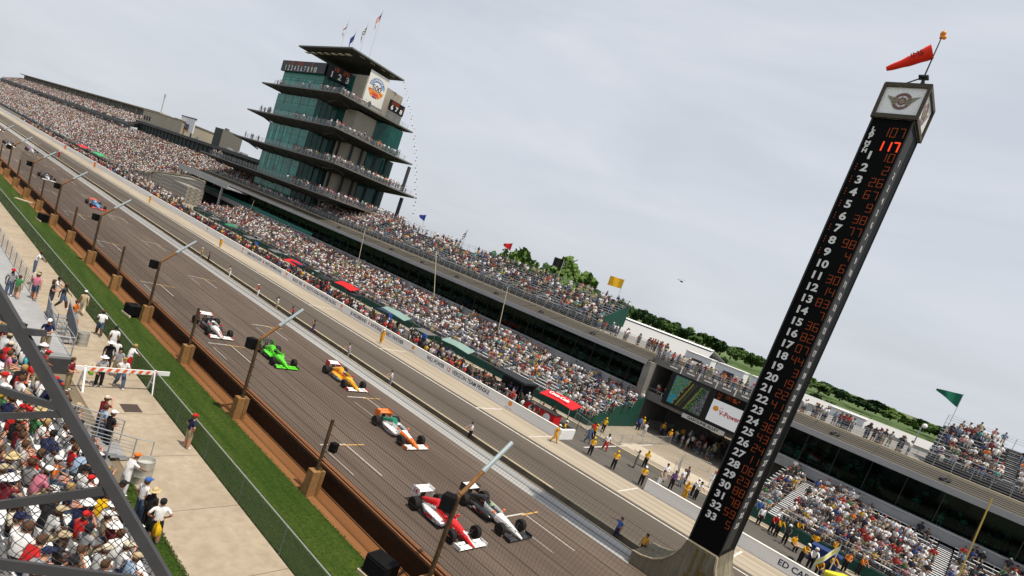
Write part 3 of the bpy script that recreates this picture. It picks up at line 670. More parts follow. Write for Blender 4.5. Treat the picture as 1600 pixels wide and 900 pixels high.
def suites(x0, x1, lab, curved_end=None):
    t = thing('suite_building', lab, 'building', ((x0+x1)/2, 66, 0)); off = Vector(((x0+x1)/2, 66, 0))
    def fin(o): o.location = -off; return o
    b = MB(); b.box(x0,x1,65.5,66.4,3.55,4.62); fin(b.build('ledge', ledge_m, t))
    b = MB(); b.box(x0,x1,65.44,65.5,4.5,4.66); fin(b.build('ledge_trim', fascia, t))
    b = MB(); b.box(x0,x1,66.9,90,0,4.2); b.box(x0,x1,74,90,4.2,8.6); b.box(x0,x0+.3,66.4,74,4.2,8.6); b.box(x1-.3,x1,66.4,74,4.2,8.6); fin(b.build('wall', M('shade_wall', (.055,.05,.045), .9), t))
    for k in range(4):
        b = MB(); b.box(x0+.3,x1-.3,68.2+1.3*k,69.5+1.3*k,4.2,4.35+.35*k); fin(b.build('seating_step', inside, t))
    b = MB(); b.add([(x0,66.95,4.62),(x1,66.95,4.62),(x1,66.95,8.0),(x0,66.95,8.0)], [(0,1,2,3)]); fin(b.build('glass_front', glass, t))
    b = MB(); n = int((x1-x0)/3)
    for i in range(n+1): x = x0+(x1-x0)*i/n; b.box(x-.03,x+.03,66.88,66.94,4.62,8.0)
    fin(b.build('mullions', dsteel, t))
    b = MB(); b.prism([(x0,64.7,7.9),(x0,64.7,8.42),(x0,68.5,9.22),(x0,90,9.22),(x0,90,8.6),(x0,68,8.15)], (x1-x0,0,0)); fin(b.build('roof_slab', roof_m, t))
    b = MB(); b.box(x0-.02,x1+.02,64.62,64.7,7.85,8.32); b.box(x0-.02,x1+.02,64.58,64.7,8.06,8.12); b.box(x0-.02,x1+.02,64.6,64.7,8.32,8.44); fin(b.build('fascia', fascia, t))
    b = MB()
    for q in (.12,.3,.46,.62,.8): b.bar((x0,64.75+3.7*q,8.44+.79*q+.012),(x1,64.75+3.7*q,8.44+.79*q+.012),.05,.035)
    fin(b.build('roof_ribs', M('rib_dark', (.045,.042,.036), .7), t))
    b = MB()
    for i in range(int((x1-x0)/6)): b.bar((x0+6*i+3,64.8,8.46),(x0+6*i+3,68.4,9.24),.06,.03)
    fin(b.build('roof_seams', M('rib_dark', (.045,.042,.036), .7), t))
    b = MB(); b.box(x0,x1,68.4,68.7,9.2,9.36); fin(b.build('terrace_kerb', offwhite, t))
    b = MB(); b.box(x0,x1,68.7,90,9.225,9.3); fin(b.build('terrace_floor', conc, t))
    b = MB(); n = int((x1-x0)/1.5)
    for i in range(n+1): x = x0+(x1-x0)*i/n; b.box(x-.025,x+.025,68.85,68.9,9.3,10.45)
    for z in (9.55,9.8,10.05,10.25,10.45): b.box(x0,x1,68.85,68.89,z,z+.035)
    fin(b.build('terrace_railing', steel, t))
    b = MB()
    for i in range(int((x1-x0)/9.5)):
        x = x0+5+9.5*i; b.bar((x,65.6,8.75),(x+.35,65.9,8.95),.35,.22); b.bar((x+.6,65.7,8.7),(x+.7,65.9,8.9),.2,.2)
    fin(b.build('floodlight', dsteel, t))
    for i in range(int((x1-x0)/.5)):
        x = x0+.8+.5*i
        for k in range(4):
            if rnd.random() < .34: CROWD.append((x+rnd.uniform(-.3,.3), 68.8+1.3*k+rnd.uniform(-.3,.3), 4.35+.35*k, rnd.gauss(0,.3), 'sit'))
    return t
sb1 = suites(-188,-30.75,'long grey suite building with dark tinted glass and sloped roof, left of the screens')
b = MB(); b.box(-188,-118,66.86,66.9,4.64,5.3); o = b.build('teal_panel', M('teal_panel', (.02,.22,.17), .35), sb1); o.location = (-sb1.location[0], -66, 0)
b = MB(); b.prism([(-31.1,64.9,8.3),(-30.2,64.9,8.3),(-29.9,65.2,.02),(-30.8,65.2,.02)], (0,1.6,0)); o = b.build('end_pier', conc, sb1); o.location = (-sb1.location[0], -66, 0)
sb2 = suites(-14.5,50,'grey suite building with dark tinted glass, right of the score tower')

# roof bleachers
def bleach(x0, x1, lab, dens, aisles, n=10, y0=70.2):
    t, rows = stand('rooftop_bleachers', lab, x0, x1, y0, 10.0, n, .85, .37, aisles); t['category'] = 'bleachers'
    fill_rows(x0, x1, rows, dens, holes=[(a-.6,a+.6) for a in aisles])
    b = MB(); yb = y0+.85*n
    for i in range(int((x1-x0)/2)+1): x = x0+2*i; b.tube([(x,yb+.2,9.3),(x,yb+.2,10.0+.37*n+1.0)], .03, 6)
    for z in (.5,.75,1.0): b.tube([(x0,yb+.2,10.0+.37*n+z),(x1,yb+.2,10.0+.37*n+z)], .02, 6)
    o = b.build('back_railing', steel, t); o.location = -Vector(((x0+x1)/2, y0, 0))
    for i in range(int((x1-x0)/1.2)):                       # people standing along the top
        if rnd.random() < .55: CROWD.append((x0+1.2*i+rnd.uniform(0,.6), yb-.15, 10.0+.37*(n-1), rnd.gauss(0,.6), 'stand'))
    return t
bleach(-128,-43.6,'silver rooftop bleachers between the glass tower and the yellow flag', lambda x,k: .92 if x < -106 else (.22+.36*(math.sin(x*.42+k*.9) > .1)), [-116,-104,-92,-80,-68,-56])
bleach(-1.8,50,'silver rooftop bleachers at the far right under the green flag', lambda x,k: .62 if x < 9 else .5, [4.5,16,28,40])
b = MB(); b.prism([(-43.4,71.0,9.9),(-43.4,71.0,10.6),(-43.4,78.6,14.2),(-43.4,78.6,10.6)], (.06,0,0)); tag(b.build('end_screen', dgreen), 'green wedge shaped screen at the end of the rooftop bleachers by the yellow flag', 'screen')
for i in range(150):                                       # walkway people behind the terrace rail
    x = rnd.uniform(-43,-31); CROWD.append((x, 69.1+abs(rnd.gauss(0,.35)), 9.3, rnd.gauss(0,.5), 'stand')) if i < 20 else None
    if i < 90: CROWD.append((rnd.uniform(-14,-2), 69.1+abs(rnd.gauss(0,.8)), 9.3, rnd.gauss(0,.6), 'stand')) if i < 34 else None
    CROWD.append((rnd.uniform(-180,-128), 69.1+abs(rnd.gauss(0,.8)), 9.3, rnd.gauss(0,.6), 'stand'))

# ---------------------------------------------------------------- bridge, screens, paddock opening
br = thing('bridge', 'grey footbridge over the paddock entrance carrying the video screens', 'bridge', (-22.6,68,0)); boff = Vector((-22.6,68,0))
def fb(o): o.location = -boff; return o
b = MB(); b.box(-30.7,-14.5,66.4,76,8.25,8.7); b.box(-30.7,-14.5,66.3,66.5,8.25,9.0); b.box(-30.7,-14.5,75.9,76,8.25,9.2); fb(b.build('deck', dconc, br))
b = MB()
for i in range(14): x = -30.4+1.2*i; b.box(x-.04,x+.04,66.32,66.38,8.95,10.0)
for z in (9.25,9.5,9.75,10.0): b.box(-30.7,-14.5,66.33,66.36,z-.02,z+.02)
fb(b.build('railing', steel, br))
b = MB()
for i in range(6): b.box(-28.4+2.3*i,-27.4+2.3*i,66.2,66.29,8.62,8.74)
for i in range(6): b.box(-26.9+2.3*i,-26.8+2.3*i,66.18,66.29,8.3,9.1)
fb(b.build('strip_light_housing', white, br))
b = MB(); b.box(-30.2,-24.6,66.6,66.9,3.7,4.75); b.box(-30.2,-24.6,66.9,72,4.0,4.3); fb(b.build('balcony', dconc, br))
b = MB(); b.box(-28.2,-28.08,66.5,66.62,4.75,5.1); b.tube([(-30.2,66.7,5.15),(-25,66.7,5.15)], .03, 6); fb(b.build('balcony_rail', steel, br))
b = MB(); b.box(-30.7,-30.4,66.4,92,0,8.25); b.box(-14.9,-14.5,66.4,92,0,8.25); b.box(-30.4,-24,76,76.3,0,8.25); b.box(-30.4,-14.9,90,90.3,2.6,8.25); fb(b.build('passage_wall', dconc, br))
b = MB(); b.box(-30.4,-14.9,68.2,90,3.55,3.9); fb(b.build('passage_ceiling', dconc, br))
b = MB(); b.box(-27.8,-17.4,66.25,66.75,4.15,8.24); fb(b.build('screen_housing', M('screen_housing', (.012,.012,.013), .5), br))
# the picture on the left screen: aerial view of the stands and track in blocks of colour
scr = MB(); cols = [M('led_'+n, (.02,.02,.02), .4, emit=c, es=.24) for n, c in (('dark',(.008,.01,.01)),('cyan',(.02,.45,.60)),('green',(.05,.30,.03)),('yellow',(.45,.40,.03)),('grey',(.30,.30,.32)),('violet',(.30,.22,.40)),('olive',(.10,.14,.03)))]
sx0, sx1, sz0, sz1 = -27.15, -22.75, 4.55, 8.0; NX, NZ = 44, 34
for i in range(NX):
    for j in range(NZ):
        u = i/NX; v = j/NZ; s = u-.28*v; q = rnd.random()
        if s < .14: c = 1 if (v < .33 and s > -.2 and q < .93) or q < .25 else (2 if q < .75 else 4 if q < .9 else 3)
        elif s < .18: c = 3 if q < .5 else 0
        elif s < .5: c = 3 if abs(s-.27) < .018 else (6 if abs(s-.36) < .014 else 0)
        elif s < .54: c = 3 if q < .7 else 2
        elif s < .72: c = 0 if q < .5 else (2 if q < .8 else 4)
        else: c = 5 if q < .35 else (4 if q < .55 else 2 if q < .75 else 0)
        if v > .93 and u > .45: c = 0
        x = sx0+(sx1-sx0)*u; z = sz0+(sz1-sz0)*v
        scr.add([(x,66.235,z),(x+(sx1-sx0)/NX,66.235,z),(x+(sx1-sx0)/NX,66.235,z+(sz1-sz0)/NZ),(x,66.235,z+(sz1-sz0)/NZ)], [(0,1,2,3)], c)
scr.box(sx0-.1,sx1+.1,66.24,66.25,sz0-.1,sz1+.1,0)
o = scr.build('video_screen', cols); tag(o, 'large video screen showing an aerial view of stands and track', 'screen')
V = thing('advert_screen', 'white lit screen with yellow shell emblem and red V-Power lettering', 'screen', (-20.05,66.2,5.85)); voff = V.location.copy()
b = MB(); b.box(-1.86,1.86,-.02,.04,-1.32,1.32); b.build('panel', M('screen_white', (.5,.5,.5), .4, emit=(.62,.64,.66), es=.35), V)
o = shell(-1.22, -.03, .32, .34, V); text('lettering', 'V-Power', .78, (-.72,-.04,.05), (PI/2,-.02,0), redp, V, ext=.003, bold=.02, align='LEFT', xs=.9); text('lettering', 'Shell', .2, (-.55,-.04,.62), FRONT, M('thin_red', (.5,.1,.1), .5), V, ext=.002)
b = MB(); 
led(b, '2', .0, .0, .16, .28, 0); led(b, '2', .32, .0, .16, .28, 0); led(b,'88', 1.0, -.05, .26,.42, 0); led(b,'88',1.85,.12,.12,.2,0); led(b,'888',1.9,-.12,.12,.2,0); led(b,'88',.1,-.38,.13,.2,0); led(b,'8',2.5,.1,.12,.2,0)
b.box(-.2,3.4,.004,.02,-.5,.45,1); o = b.build('amber_readout', [led_m, spk]); o.location = (-21.7,66.22,7.72); tag(o, 'dark panel of amber figures above the white advert screen', 'display')
gs = thing('entrance_sign', 'pale GASOLINE ALLEY sign hanging over the paddock passage', 'sign', (-22.0,66.3,3.85))
b = MB(); b.box(-2.7,2.7,-.03,.03,-.26,.26); b.build('board', M('sign_board', (.50,.50,.47), .5), gs); text('lettering', 'GASOLINE ALLEY', .46, (0,-.04,0), FRONT, black, gs, ext=.003, bold=.012, xs=1.12)
for i in range(9): CROWD.append((rnd.uniform(-30,-26), 67.3+rnd.uniform(0,.9), 4.3, rnd.gauss(0,.4), 'stand'))

# ---------------------------------------------------------------- glass tower with stacked decks
TW = thing('glass_tower', 'tall teal glass and concrete control tower with stacked overhanging decks and flags', 'tower', (-150,78,0)); toff = Vector((-150,78,0))
def ft(o): o.location = -toff; return o
teal = M2('teal_glass', (.006,.24,.19), (.015,.40,.32), .16, (1,1,.5), (.004,.05,.04), .22, (1,1,1), .8, .12, 0, .25)  # dark noise patches paint interior reflections into the glass colour
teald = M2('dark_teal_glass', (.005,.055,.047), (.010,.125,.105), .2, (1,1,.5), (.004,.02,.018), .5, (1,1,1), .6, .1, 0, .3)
tealb = M('teal_reflection', (.05,.36,.30), .12, var=.2, scale=.2); tband = M('teal_spandrel', (.012,.17,.135), .3, var=.15, scale=.3)
tconc = M('tower_concrete', (.34,.305,.25), .85, var=.12, scale=.3, bump=.05); dslab = M('deck_underside', (.05,.048,.045), .8, var=.15, scale=.4); dedge = M('deck_edge', (.15,.15,.145), .6)
foot = [(-164.5,72),(-142.5,72),(-139.5,76),(-131,76.3),(-131,82),(-127.6,84.5),(-127.6,88),(-164.5,88)]
decks = [(-156.2,-130.2,70,85.5,47.9),(-169,-128,69,91,37.2),(-171,-124,68,91,29.3),(-173,-118,67,91,21.5),(-190,-114,66,91,14.15)]
floors = [(9.3,13.4),(14.2,20.2),(21.6,27.9),(29.4,35.9),(37.3,44.4)]
def seg(b, p, q, z0, z1, ins=0, mi=0):
    b.add([(p[0],p[1],z0),(q[0],q[1],z0),(q[0],q[1],z1),(p[0],p[1],z1)], [(0,1,2,3)], mi)
for fi, (z0, z1) in enumerate(floors):
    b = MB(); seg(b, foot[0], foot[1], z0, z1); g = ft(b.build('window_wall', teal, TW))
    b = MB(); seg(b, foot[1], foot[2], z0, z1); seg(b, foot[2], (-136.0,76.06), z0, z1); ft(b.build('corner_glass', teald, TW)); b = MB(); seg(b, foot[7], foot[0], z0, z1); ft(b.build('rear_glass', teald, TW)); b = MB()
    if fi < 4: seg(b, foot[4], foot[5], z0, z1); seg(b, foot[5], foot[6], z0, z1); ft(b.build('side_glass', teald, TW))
    b = MB(); b.prism([(-136.0,76.1,z0),(-131,76.3,z0),(-131,82,z0),(-132,87.9,z0),(-138,87.9,z0)], (0,0,z1-z0)); ft(b.build('concrete_core', tconc, TW))
    b = MB(); b.box(-164.3,-142.6,87.6,87.9,z0,z1); b.box(-164.3,-138,77,87.5,z0,z1); ft(b.build('inner_core', inside, TW))
    # spandrel bands, mullions and a few panes with a pale reflection painted on
    b = MB(); b.box(-164.55,-142.45,71.93,71.985,z0,z0+1.5 if fi in (1,) else z0+.7)
    if fi == 3: b.box(-164.55,-142.45,71.93,71.985,z0+2.6,z0+3.9)
    if fi == 4: b.box(-164.55,-142.45,71.93,71.985,z0+3.1,z0+4.6)
    ft(b.build('spandrel', tband, TW))
    b = MB()
    for i in range(6): x = -164.5+22*i/5; b.box(x-.035,x+.035,71.94,71.98,z0,z1)
    for zz in (z0+(z1-z0)*.35, z0+(z1-z0)*.7): b.box(-164.5,-142.5,71.94,71.97,zz-.03,zz+.03)
    for i in range(5): p = Vector((-142.5+.75*i,72+1.0*i*.999,0)); b.box(p.x-.06,p.x+.06,p.y-.12,p.y-.03,z0,z1)
    ft(b.build('mullions', M('teal_mullion', (.02,.07,.06), .4), TW))
    b = MB()
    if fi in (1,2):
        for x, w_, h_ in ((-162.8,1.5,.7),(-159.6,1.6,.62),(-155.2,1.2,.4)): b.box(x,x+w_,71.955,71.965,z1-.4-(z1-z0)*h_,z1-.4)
        ft(b.build('painted_reflection', tealb, TW))
    b = MB()
    for (x, y) in ((-140.5,74.9),(-136.9,75.6),(-134.2,75.9),(-130.6,77.6),(-130.6,80.5),(-128.9,83.2),(-127.3,86)):
        if fi < 3: b = MB(); b.box(x-.22,x+.22,y-.22,y+.22,z0,z1); ft(b.build('column', dgrey, TW))
for i, (x0, x1, y0, y1, z) in enumerate(decks):
    ins = 9 if i else 7; b = MB(); th = .32; dp = 1.5 if i else 1.1
    top = [(x0,y0),(x1,y0),(x1,y1),(x0,y1)]; inn = [(x0+ins,y0+min(4.5,ins)),(x1-ins*.9,y0+min(4.5,ins)),(x1-ins*.9,y1-4),(x0+ins,y1-4)]
    b.loft([[(p[0],p[1],z-dp) for p in inn],[(p[0],p[1],z-th) for p in top],[(p[0],p[1],z) for p in top]]); d = ft(b.build('roof_slab' if i == 0 else 'deck', dslab, TW))
    b = MB()
    b.box(x0-.02,x1+.02,y0-.05,y0,z-.30,z+.02); b.box(x1,x1+.05,y0-.05,y1,z-.30,z+.02); b.box(x0-.05,x0,y0-.05,y1,z-.3,z+.02); o = b.build('edge_trim', dedge, d)
    if i == 0:
        b = MB()
        for k in range(7): b.box(x0+2.0+3.3*k,x0+3.9+3.3*k,y0+.9,y0+1.8,z-1.12-.06,z-1.1)
        for k in range(4): b.box(x0+1.2,x0+2.0,y0+3+3*k,y0+4.6+3*k,z-.5,z-.46); b.box(x1-2.0,x1-1.1,y0+3+3*k,y0+4.4+3*k,z-.5,z-.46)
        b.build('soffit_light', M('soffit_panel', (.60,.56,.44), .5), d)
    else:
        b = MB()
        for zz in (.35,.6,.85,1.1):
            b.box(x0+6,x1-.5,y0+.5,y0+.54,z+zz-.02,z+zz+.02); b.box(x1-.54,x1-.5,y0+.5,y1-2,z+zz-.02,z+zz+.02)
        for k in range(int((x1-x0-6)/1.8)): b.box(x0+6+1.8*k,x0+6.06+1.8*k,y0+.5,y0+.56,z,z+1.1)
        for k in range(int((y1-y0)/1.8)): b.box(x1-.56,x1-.5,y0+.6+1.8*k,y0+.66+1.8*k,z,z+1.1)
        b.build('deck_railing', steel, d)
        for k in range((40,60,90,120)[i-1]):
            if rnd.random() < .6: CROWD.append((x1-rnd.uniform(.8,1.8), rnd.uniform(y0+1,y1-3), z, PI/2+rnd.gauss(0,.5), 'stand'))
            else: CROWD.append((rnd.uniform(x1-22,x1-1) if rnd.random() < .75 else rnd.uniform(x0+5,x0+12), y0+rnd.uniform(.7,2), z, rnd.gauss(0,.5), 'stand'))
        b = MB()
        for k in range(5): b.bar((x1-ins*.9-1.5,y0+2+4*k+1,z-dp-.1),(x1-.3,y0+2+4*k+1,z-th-.05),.25,.3)
        for k in range(7): b.bar((x0+6+k*(x1-x0-9)/6,y0+4.8,z-dp-.1),(x0+6+k*(x1-x0-9)/6,y0+.3,z-th-.05),.25,.3)
        b.build('bracket', dslab, d)
# free columns at the right end
b = MB()
for y, za, zb in ((88.6,21.6,28),(88.6,14.2,20.2),(89.5,9.3,20.2)): b.tube([(-121.5 if zb > 25 else -120.5+(88.6-y)*1.5,y,za),(-121.5 if zb > 25 else -120.5+(88.6-y)*1.5,y,zb)], .42, 10)
ft(b.build('free_column', dgrey, TW))
# scoreboards, banner
brd = M('board_black', (.008,.008,.012), .4)
SB = thing('scoreboard', 'black wrap around scoreboard numbered 1 to 10 near the tower top', 'scoreboard', (-153.5,71.5,43))
b = MB(); b.box(-11.9,11.6,-.3,.3,-1.25,1.45); b.build('board', brd, SB)
for i in range(10): text('numeral', str(i+1), 1.85, (-9.3+1.78*i,-.32,-.5), FRONT, numw, SB, ext=.01, bold=.04, xs=.82)
b = MB(); led(b,'1 28 10801 1 8'.replace(' ','X'), -9, .35, .55, .85, -.31, 1.9, .07); b.build('led_digits', led_m, SB)
SB2 = thing('scoreboard', 'black scoreboard numbered 1 2 3 4 on the tower corner', 'scoreboard', (-140.9,71.3,43), math.atan2(6.9,3.4))
b = MB(); b.box(0,8.2,-.15,.25,-1.6,1.45); b.build('board', brd, SB2)
for i in range(4): text('numeral', str(i+1), 1.9, (1.2+1.9*i,-.17,-.65), FRONT, numw, SB2, ext=.01, bold=.05, xs=.9)
b = MB(); led(b,'18X26X87', 1.2, .35, .45, .85, -.16, 1.9, .06); b.build('led_digits', led_m, SB2)
SB3 = thing('scoreboard', 'small black scoreboard numbered 6 7 8 behind the white banner', 'scoreboard', (-128.6,82.4,40.6), PI/2); SB3.scale = (.85,.85,.78)
b = MB(); b.box(0,5.4,-.15,.25,-1.7,1.5); b.build('board', brd, SB3)
for i in range(3): text('numeral', str(i+6), 1.9, (1.1+1.65*i,-.17,-.65), FRONT, numw, SB3, ext=.01, bold=.05, xs=.9)
b = MB(); led(b,'888X1', .9, .3, .55, .85, -.16, 1.6, .07); b.build('led_digits', led_m, SB3)
b = MB()
for k in range(4): b.tube([(.6+1.3*k,0,1.5),(.9+1.3*k,0,4.2-.6*k)], .05, 5)
b.box(.3,5.2,-.1,.2,-4.2,-1.7); b.build('mounting', dedge, SB3)
BN = thing('banner', 'white banner with arched INDIANAPOLIS 500 emblem high on the concrete tower side', 'banner', (-130.95,79.3,42.4), PI/2)
b = MB(); b.box(-2.75,2.75,-.05,.0,-3.7,3.7); b.build('cloth', M('banner_white', (.72,.71,.68), .7), BN)
b = MB()
for k in range(24):
    a0 = math.radians(8+164*k/24); a1 = math.radians(8+164*(k+1)/24)
    for sgn, mi in ((1,0),(-1,1)):
        r0_, r1_ = (1.35,2.25) if sgn > 0 else (.0,2.2)
        zc = .35 if sgn > 0 else .1
        b.prism([(x_, -.055, zc+z_*sgn) for x_, z_ in ((r0_*math.cos(a0),r0_*math.sin(a0)),(r1_*math.cos(a0),r1_*math.sin(a0)),(r1_*math.cos(a1),r1_*math.sin(a1)),(r0_*math.cos(a1)+.001,r0_*math.sin(a1)+.001))][::sgn], (0,-.01,0), mi if not (sgn < 0 and k % 5 == 2) else 2)
b.box(-.7,.7,-.075,-.068,-1.5,-.9,2); b.box(-.6,.6,-.075,-.068,-1.95,-1.65,3)
b.build('emblem', [M('banner_blue', (.06,.16,.42), .6), M('banner_orange', (.75,.28,.04), .6), M('banner_red', (.55,.06,.08), .6), M('banner_indigo', (.10,.06,.3), .6)], BN)
for i, ch in enumerate('INDIANAPOLIS'):
    a = math.radians(172-164*(i+.5)/12); text('lettering', ch, .78, (1.8*math.cos(a),-.07,.35+1.8*math.sin(a)), (PI/2,-(a-PI/2),0), numw, BN, ext=.004, bold=.02)
text('lettering', '500', 1.9, (0,-.075,.25), FRONT, numw, BN, ext=.004, bold=.10, xs=.95); text('lettering', '500', 1.9, (0,-.085,.25), FRONT, navy, BN, ext=.004, bold=.02, xs=.95)

# flags
def flag(x, y, z0, h, cols, lab, w_=2.0, hh=1.3, droop=.3, pattern='plain', yaw=0., cat='flag', furl=1.):
    t = thing('flag', lab, cat, (x, y, z0), yaw)
    b = MB(); b.tube([(0,0,0),(0,0,h)], [.05,.03], 6); b.build('pole', M('flag_pole', (.55,.56,.57), .4, .4), t)
    b = MB(); N, Mm = 12, 6
    for i in range(N):
        for j in range(Mm):
            def P(i, j):
                u = i/N; v = j/Mm; taper = 1-.88*u if pattern == 'wedge' else 1
                return (-w_*furl*u, .16*w_*math.sin(u*7+v*.8)*u, h-.08-hh*(v*taper)-droop*w_*u)
            mi = 0
            if pattern == 'check': mi = (i//2+j) % 2
            elif pattern == 'stripes': mi = 2 if (i < 5 and j < 3) else j % 2
            elif pattern == 'band': mi = 1 if j in (2,3) else 0
            b.add([P(i,j),P(i+1,j),P(i+1,j+1),P(i,j+1)], [(0,1,2,3)], mi)
    b.build('cloth', [M('flag_'+n, c, .75) for n, c in cols], t, True); return t
ff = [(-98.3,'blue','navy blue flag above the rooftop bleachers nearest the glass tower',(('royal',(.02,.05,.28)),),'wedge',0,.30,1.),
      (-84.6,'check','black and white checkered flag flying above the rooftop bleachers',(('white',(.7,.7,.7)),('black',(.01,.01,.01))),'check',0,1.0,.35),
      (-71.9,'red','red flag flying beside the first clump of trees',(('red',(.55,.015,.02)),),'wedge',0,.35,1.),
      (-59.3,'black','black flag flying in front of the second clump of trees',(('black',(.01,.01,.01)),),'plain',0,.0,1.),
      (-46.7,'yellow','yellow flag at the right end of the rooftop bleachers',(('yellow',(.75,.42,.02)),),'plain',0,.04,1.25)]
for x, n, lab, c, pt, yw, dr, fu in ff: flag(x, 79.6, 12.6, 5.1, c, lab, 2.1, 1.5, dr, pt, .15, furl=fu)
flag(-1.4, 76.5, 11.5, 5.7, (('green',(.01,.13,.08)),), 'dark green flag at the left end of the far right bleachers', 2.3, 1.5, .12, 'wedge', .2)
for (x, y, h, c, pt, lab, fu) in ((-145,75,9.4,(('ltwhite',(.75,.75,.78)),('plum',(.3,.08,.2))),'band','pale flag, leftmost on the tower roof',.25),(-140,75,6.6,(('dkblue',(.02,.04,.2)),),'plain','dark blue flag lowest on the tower roof',.35),(-135.6,75,8.4,(('black',(.01,.01,.01)),('white',(.7,.7,.7))),'check','dark checkered flag on the tower roof beside the national flag',.3),(-131.0,75,11.3,(('red',(.55,.015,.02)),('white',(.7,.7,.7)),('canton',(.03,.05,.2))),'stripes','red and white striped national flag, tallest on the tower roof',.35)):
    flag(x, y, 47.9, h, c, lab, 3.2, 1.9, 1.0, pt, .3, furl=fu)
# bunting
ctrl = [(632,128),(640,165),(647,205),(650.5,250),(649.5,295),(646,345)]
P3 = [ony(px, py, 85) for px, py in ctrl]; path = []
for i in range(len(P3)-1):
    for k in range(8): path.append(P3[i].lerp(P3[i+1], k/8))
bt = thing('bunting', 'string of red, white and blue pennants hanging from the tower roof', 'bunting', tuple(P3[0])); b = MB(); b.tube(path, .03, 4); o = b.build('cord', white, bt); o.location = -P3[0]
b = MB()
for i, p in enumerate(path[:-1]):
    q = path[i+1]; s = .72; b.prism([tuple(p),tuple(p.lerp(q,.45)),tuple(p.lerp(q,.2)+Vector((s*(1 if i%2 else -1)*.9,0,-.15)))], (0,.02,0), i%3)
o = b.build('pennants', [M('pennant_red', (.5,.02,.03), .7), white, M('pennant_blue', (.05,.07,.25), .7)], bt); o.location = -P3[0]

# ---------------------------------------------------------------- north stands far left
t, rowsN = stand('grandstand', 'huge far left grandstand densely packed with spectators', -700, -205, 53, .7, 30, .85, .395, [-205-14*k for k in range(1, 35)]); 
ext = []
for k in range(30): ext.append((53+.85*k+.5, .7+.395*k, -700, -205+42*(k/29)))
b = MB()
for k in range(1, 30): b.box(-205,-205+42*(k/29),53+.85*k,53+.85*(k+1),0,.7+.395*k)
o = b.build('angled_end', conc, t); o.location = (452.5,-53,0)
fill_rows(-290,-160,ext,.93,step=.58)
fill_rows(-420,-290,ext,.95,'far',step=.75)
fill_rows(-700,-420,ext,.95,'far',step=1.15)
UD = thing('upper_deck', 'covered upper deck of the far left grandstand with a tan back wall', 'building', (-480,80,0)); uoff = Vector((-480,80,0))
def fu_(o): o.location = -uoff; return o
b = MB(); b.prism([(-690,76.5,13.4),(-690,76.5,14.6),(-690,91,20.6),(-690,91,19.6),(-690,80,14.2)], (382,0,0)); fu_(b.build('deck', dgrey, UD))
b = MB(); b.box(-690,-308,76.3,76.5,13.9,14.6); fu_(b.build('fascia', M('grey_fascia', (.09,.09,.085), .7), UD))
tanw = M('tan_wall', (.36,.32,.25), .85, var=.08, scale=.2)
b = MB(); b.box(-690,-308,91,91.4,19.8,24.2); fu_(b.build('back_wall', M('grey_backwall', (.16,.155,.15), .8), UD))
b = MB(); b.box(-690,-308,88,91.6,24.0,24.5)
for k in range(14): b.box(-680+27*k,-678.6+27*k,90.4,91,20,24.2)
fu_(b.build('roof_beam', tanw, UD))
b = MB()
for k in range(18): b = MB(); b.box(-680+21*k,-679+21*k,80,81,9,14); fu_(b.build('column', dgrey, UD))
rowsU = [(77.3+.83*k, 14.9+.36*k, -690, -308) for k in range(15)]; fill_rows(-690,-310,rowsU,.85,'far',step=1.0)
TB = thing('tan_building', 'tan windowed block at the end of the upper deck, left of the tower', 'building', (-285,84,0)); b = MB(); b.box(-23,27,-3,10,14,22.8); b.build('wall', tanw, TB)
for k in range(3): b = MB(); b.box(-20+3.4*k,-18.2+3.4*k,-3.08,-3.0,18.8,20.6); b.build('window', inside, TB)
b = MB(); b.box(8,11,0,3,22.8,23.6); b.box(-23.3,27.3,-3.3,10.3,22.8,23.0); b.build('parapet', tanw, TB)
SR = thing('press_building', 'long dark flat roofed press level behind the far stand, left of the tower', 'building', (-240,82,0)); b = MB(); b.box(-68,60,-3,9,16.6,17.6); b.build('roof', dgrey, SR)
b = MB(); b.box(-68,60,-1.5,8,12.2,16.6); b.build('window_band', M('press_glass', (.008,.02,.02), .5, spec=.1), SR); b = MB()
for k in range(30): b.box(-68+4.3*k,-67.7+4.3*k,-1.7,-1.5,12.2,16.6)
b.box(-68,60,-2,-1.4,12,12.5); b.build('mullions', dgrey, SR)
b = MB()
for x in (-8,-6,22,24,31,35,50): b = MB(); b.box(x,x+1.7,1,3,17.6,18.6+.5*math.sin(x)); b.build('roof_plant', M('plant_grey', (.3,.29,.27), .7), SR)
SG = thing('billboard', 'white billboard lettered 500 on the roof left of the tower', 'billboard', (-256,82,17.6)); b = MB(); b.box(-7.5,7.5,0,.4,1.6,7.0); b.build('panel', M('billboard_white', (.66,.66,.68), .6), SG); text('lettering', '500', 3.6, (0,-.1,3.2), FRONT, navy, SG, ext=.02, bold=.1)
b = MB(); b.box(-7.7,7.7,-.1,.5,7.0,7.4); b.box(-5,-4.6,.4,.8,0,2); b.box(4.6,5,.4,.8,0,2); b.build('frame', black, SG); b = MB(); b.box(-3,3,-.12,-.05,1.7,2.3); b.build('orange_strip', M('banner_orange', (.7,.28,.04)), SG)
DB = thing('roof_cabinet', 'tall dark box shaped screen housing standing on the roof left of the tower', 'cabinet', (-222,82,17.6)); b = MB(); b.box(-6,1,0,7,0,6.4); b.build('housing', M('housing_green', (.03,.035,.03), .6), DB); b = MB(); b.box(1.0,1.1,0,7,0,6.3); b.box(-3,-1.5,2,3,6.4,7.2); b.build('side_panel', M('housing_grey', (.16,.15,.13), .7), DB)
b = MB(); b.tube([(-303,86,22.8),(-303,86,31.5)], .2, 6); b.tube([(-303,86,31),(-303,86,32.4)], .35, 6); tag(b.build('radio_mast', M('mast_grey', (.35,.35,.36), .5)), 'thin radio mast above the tan building', 'mast')
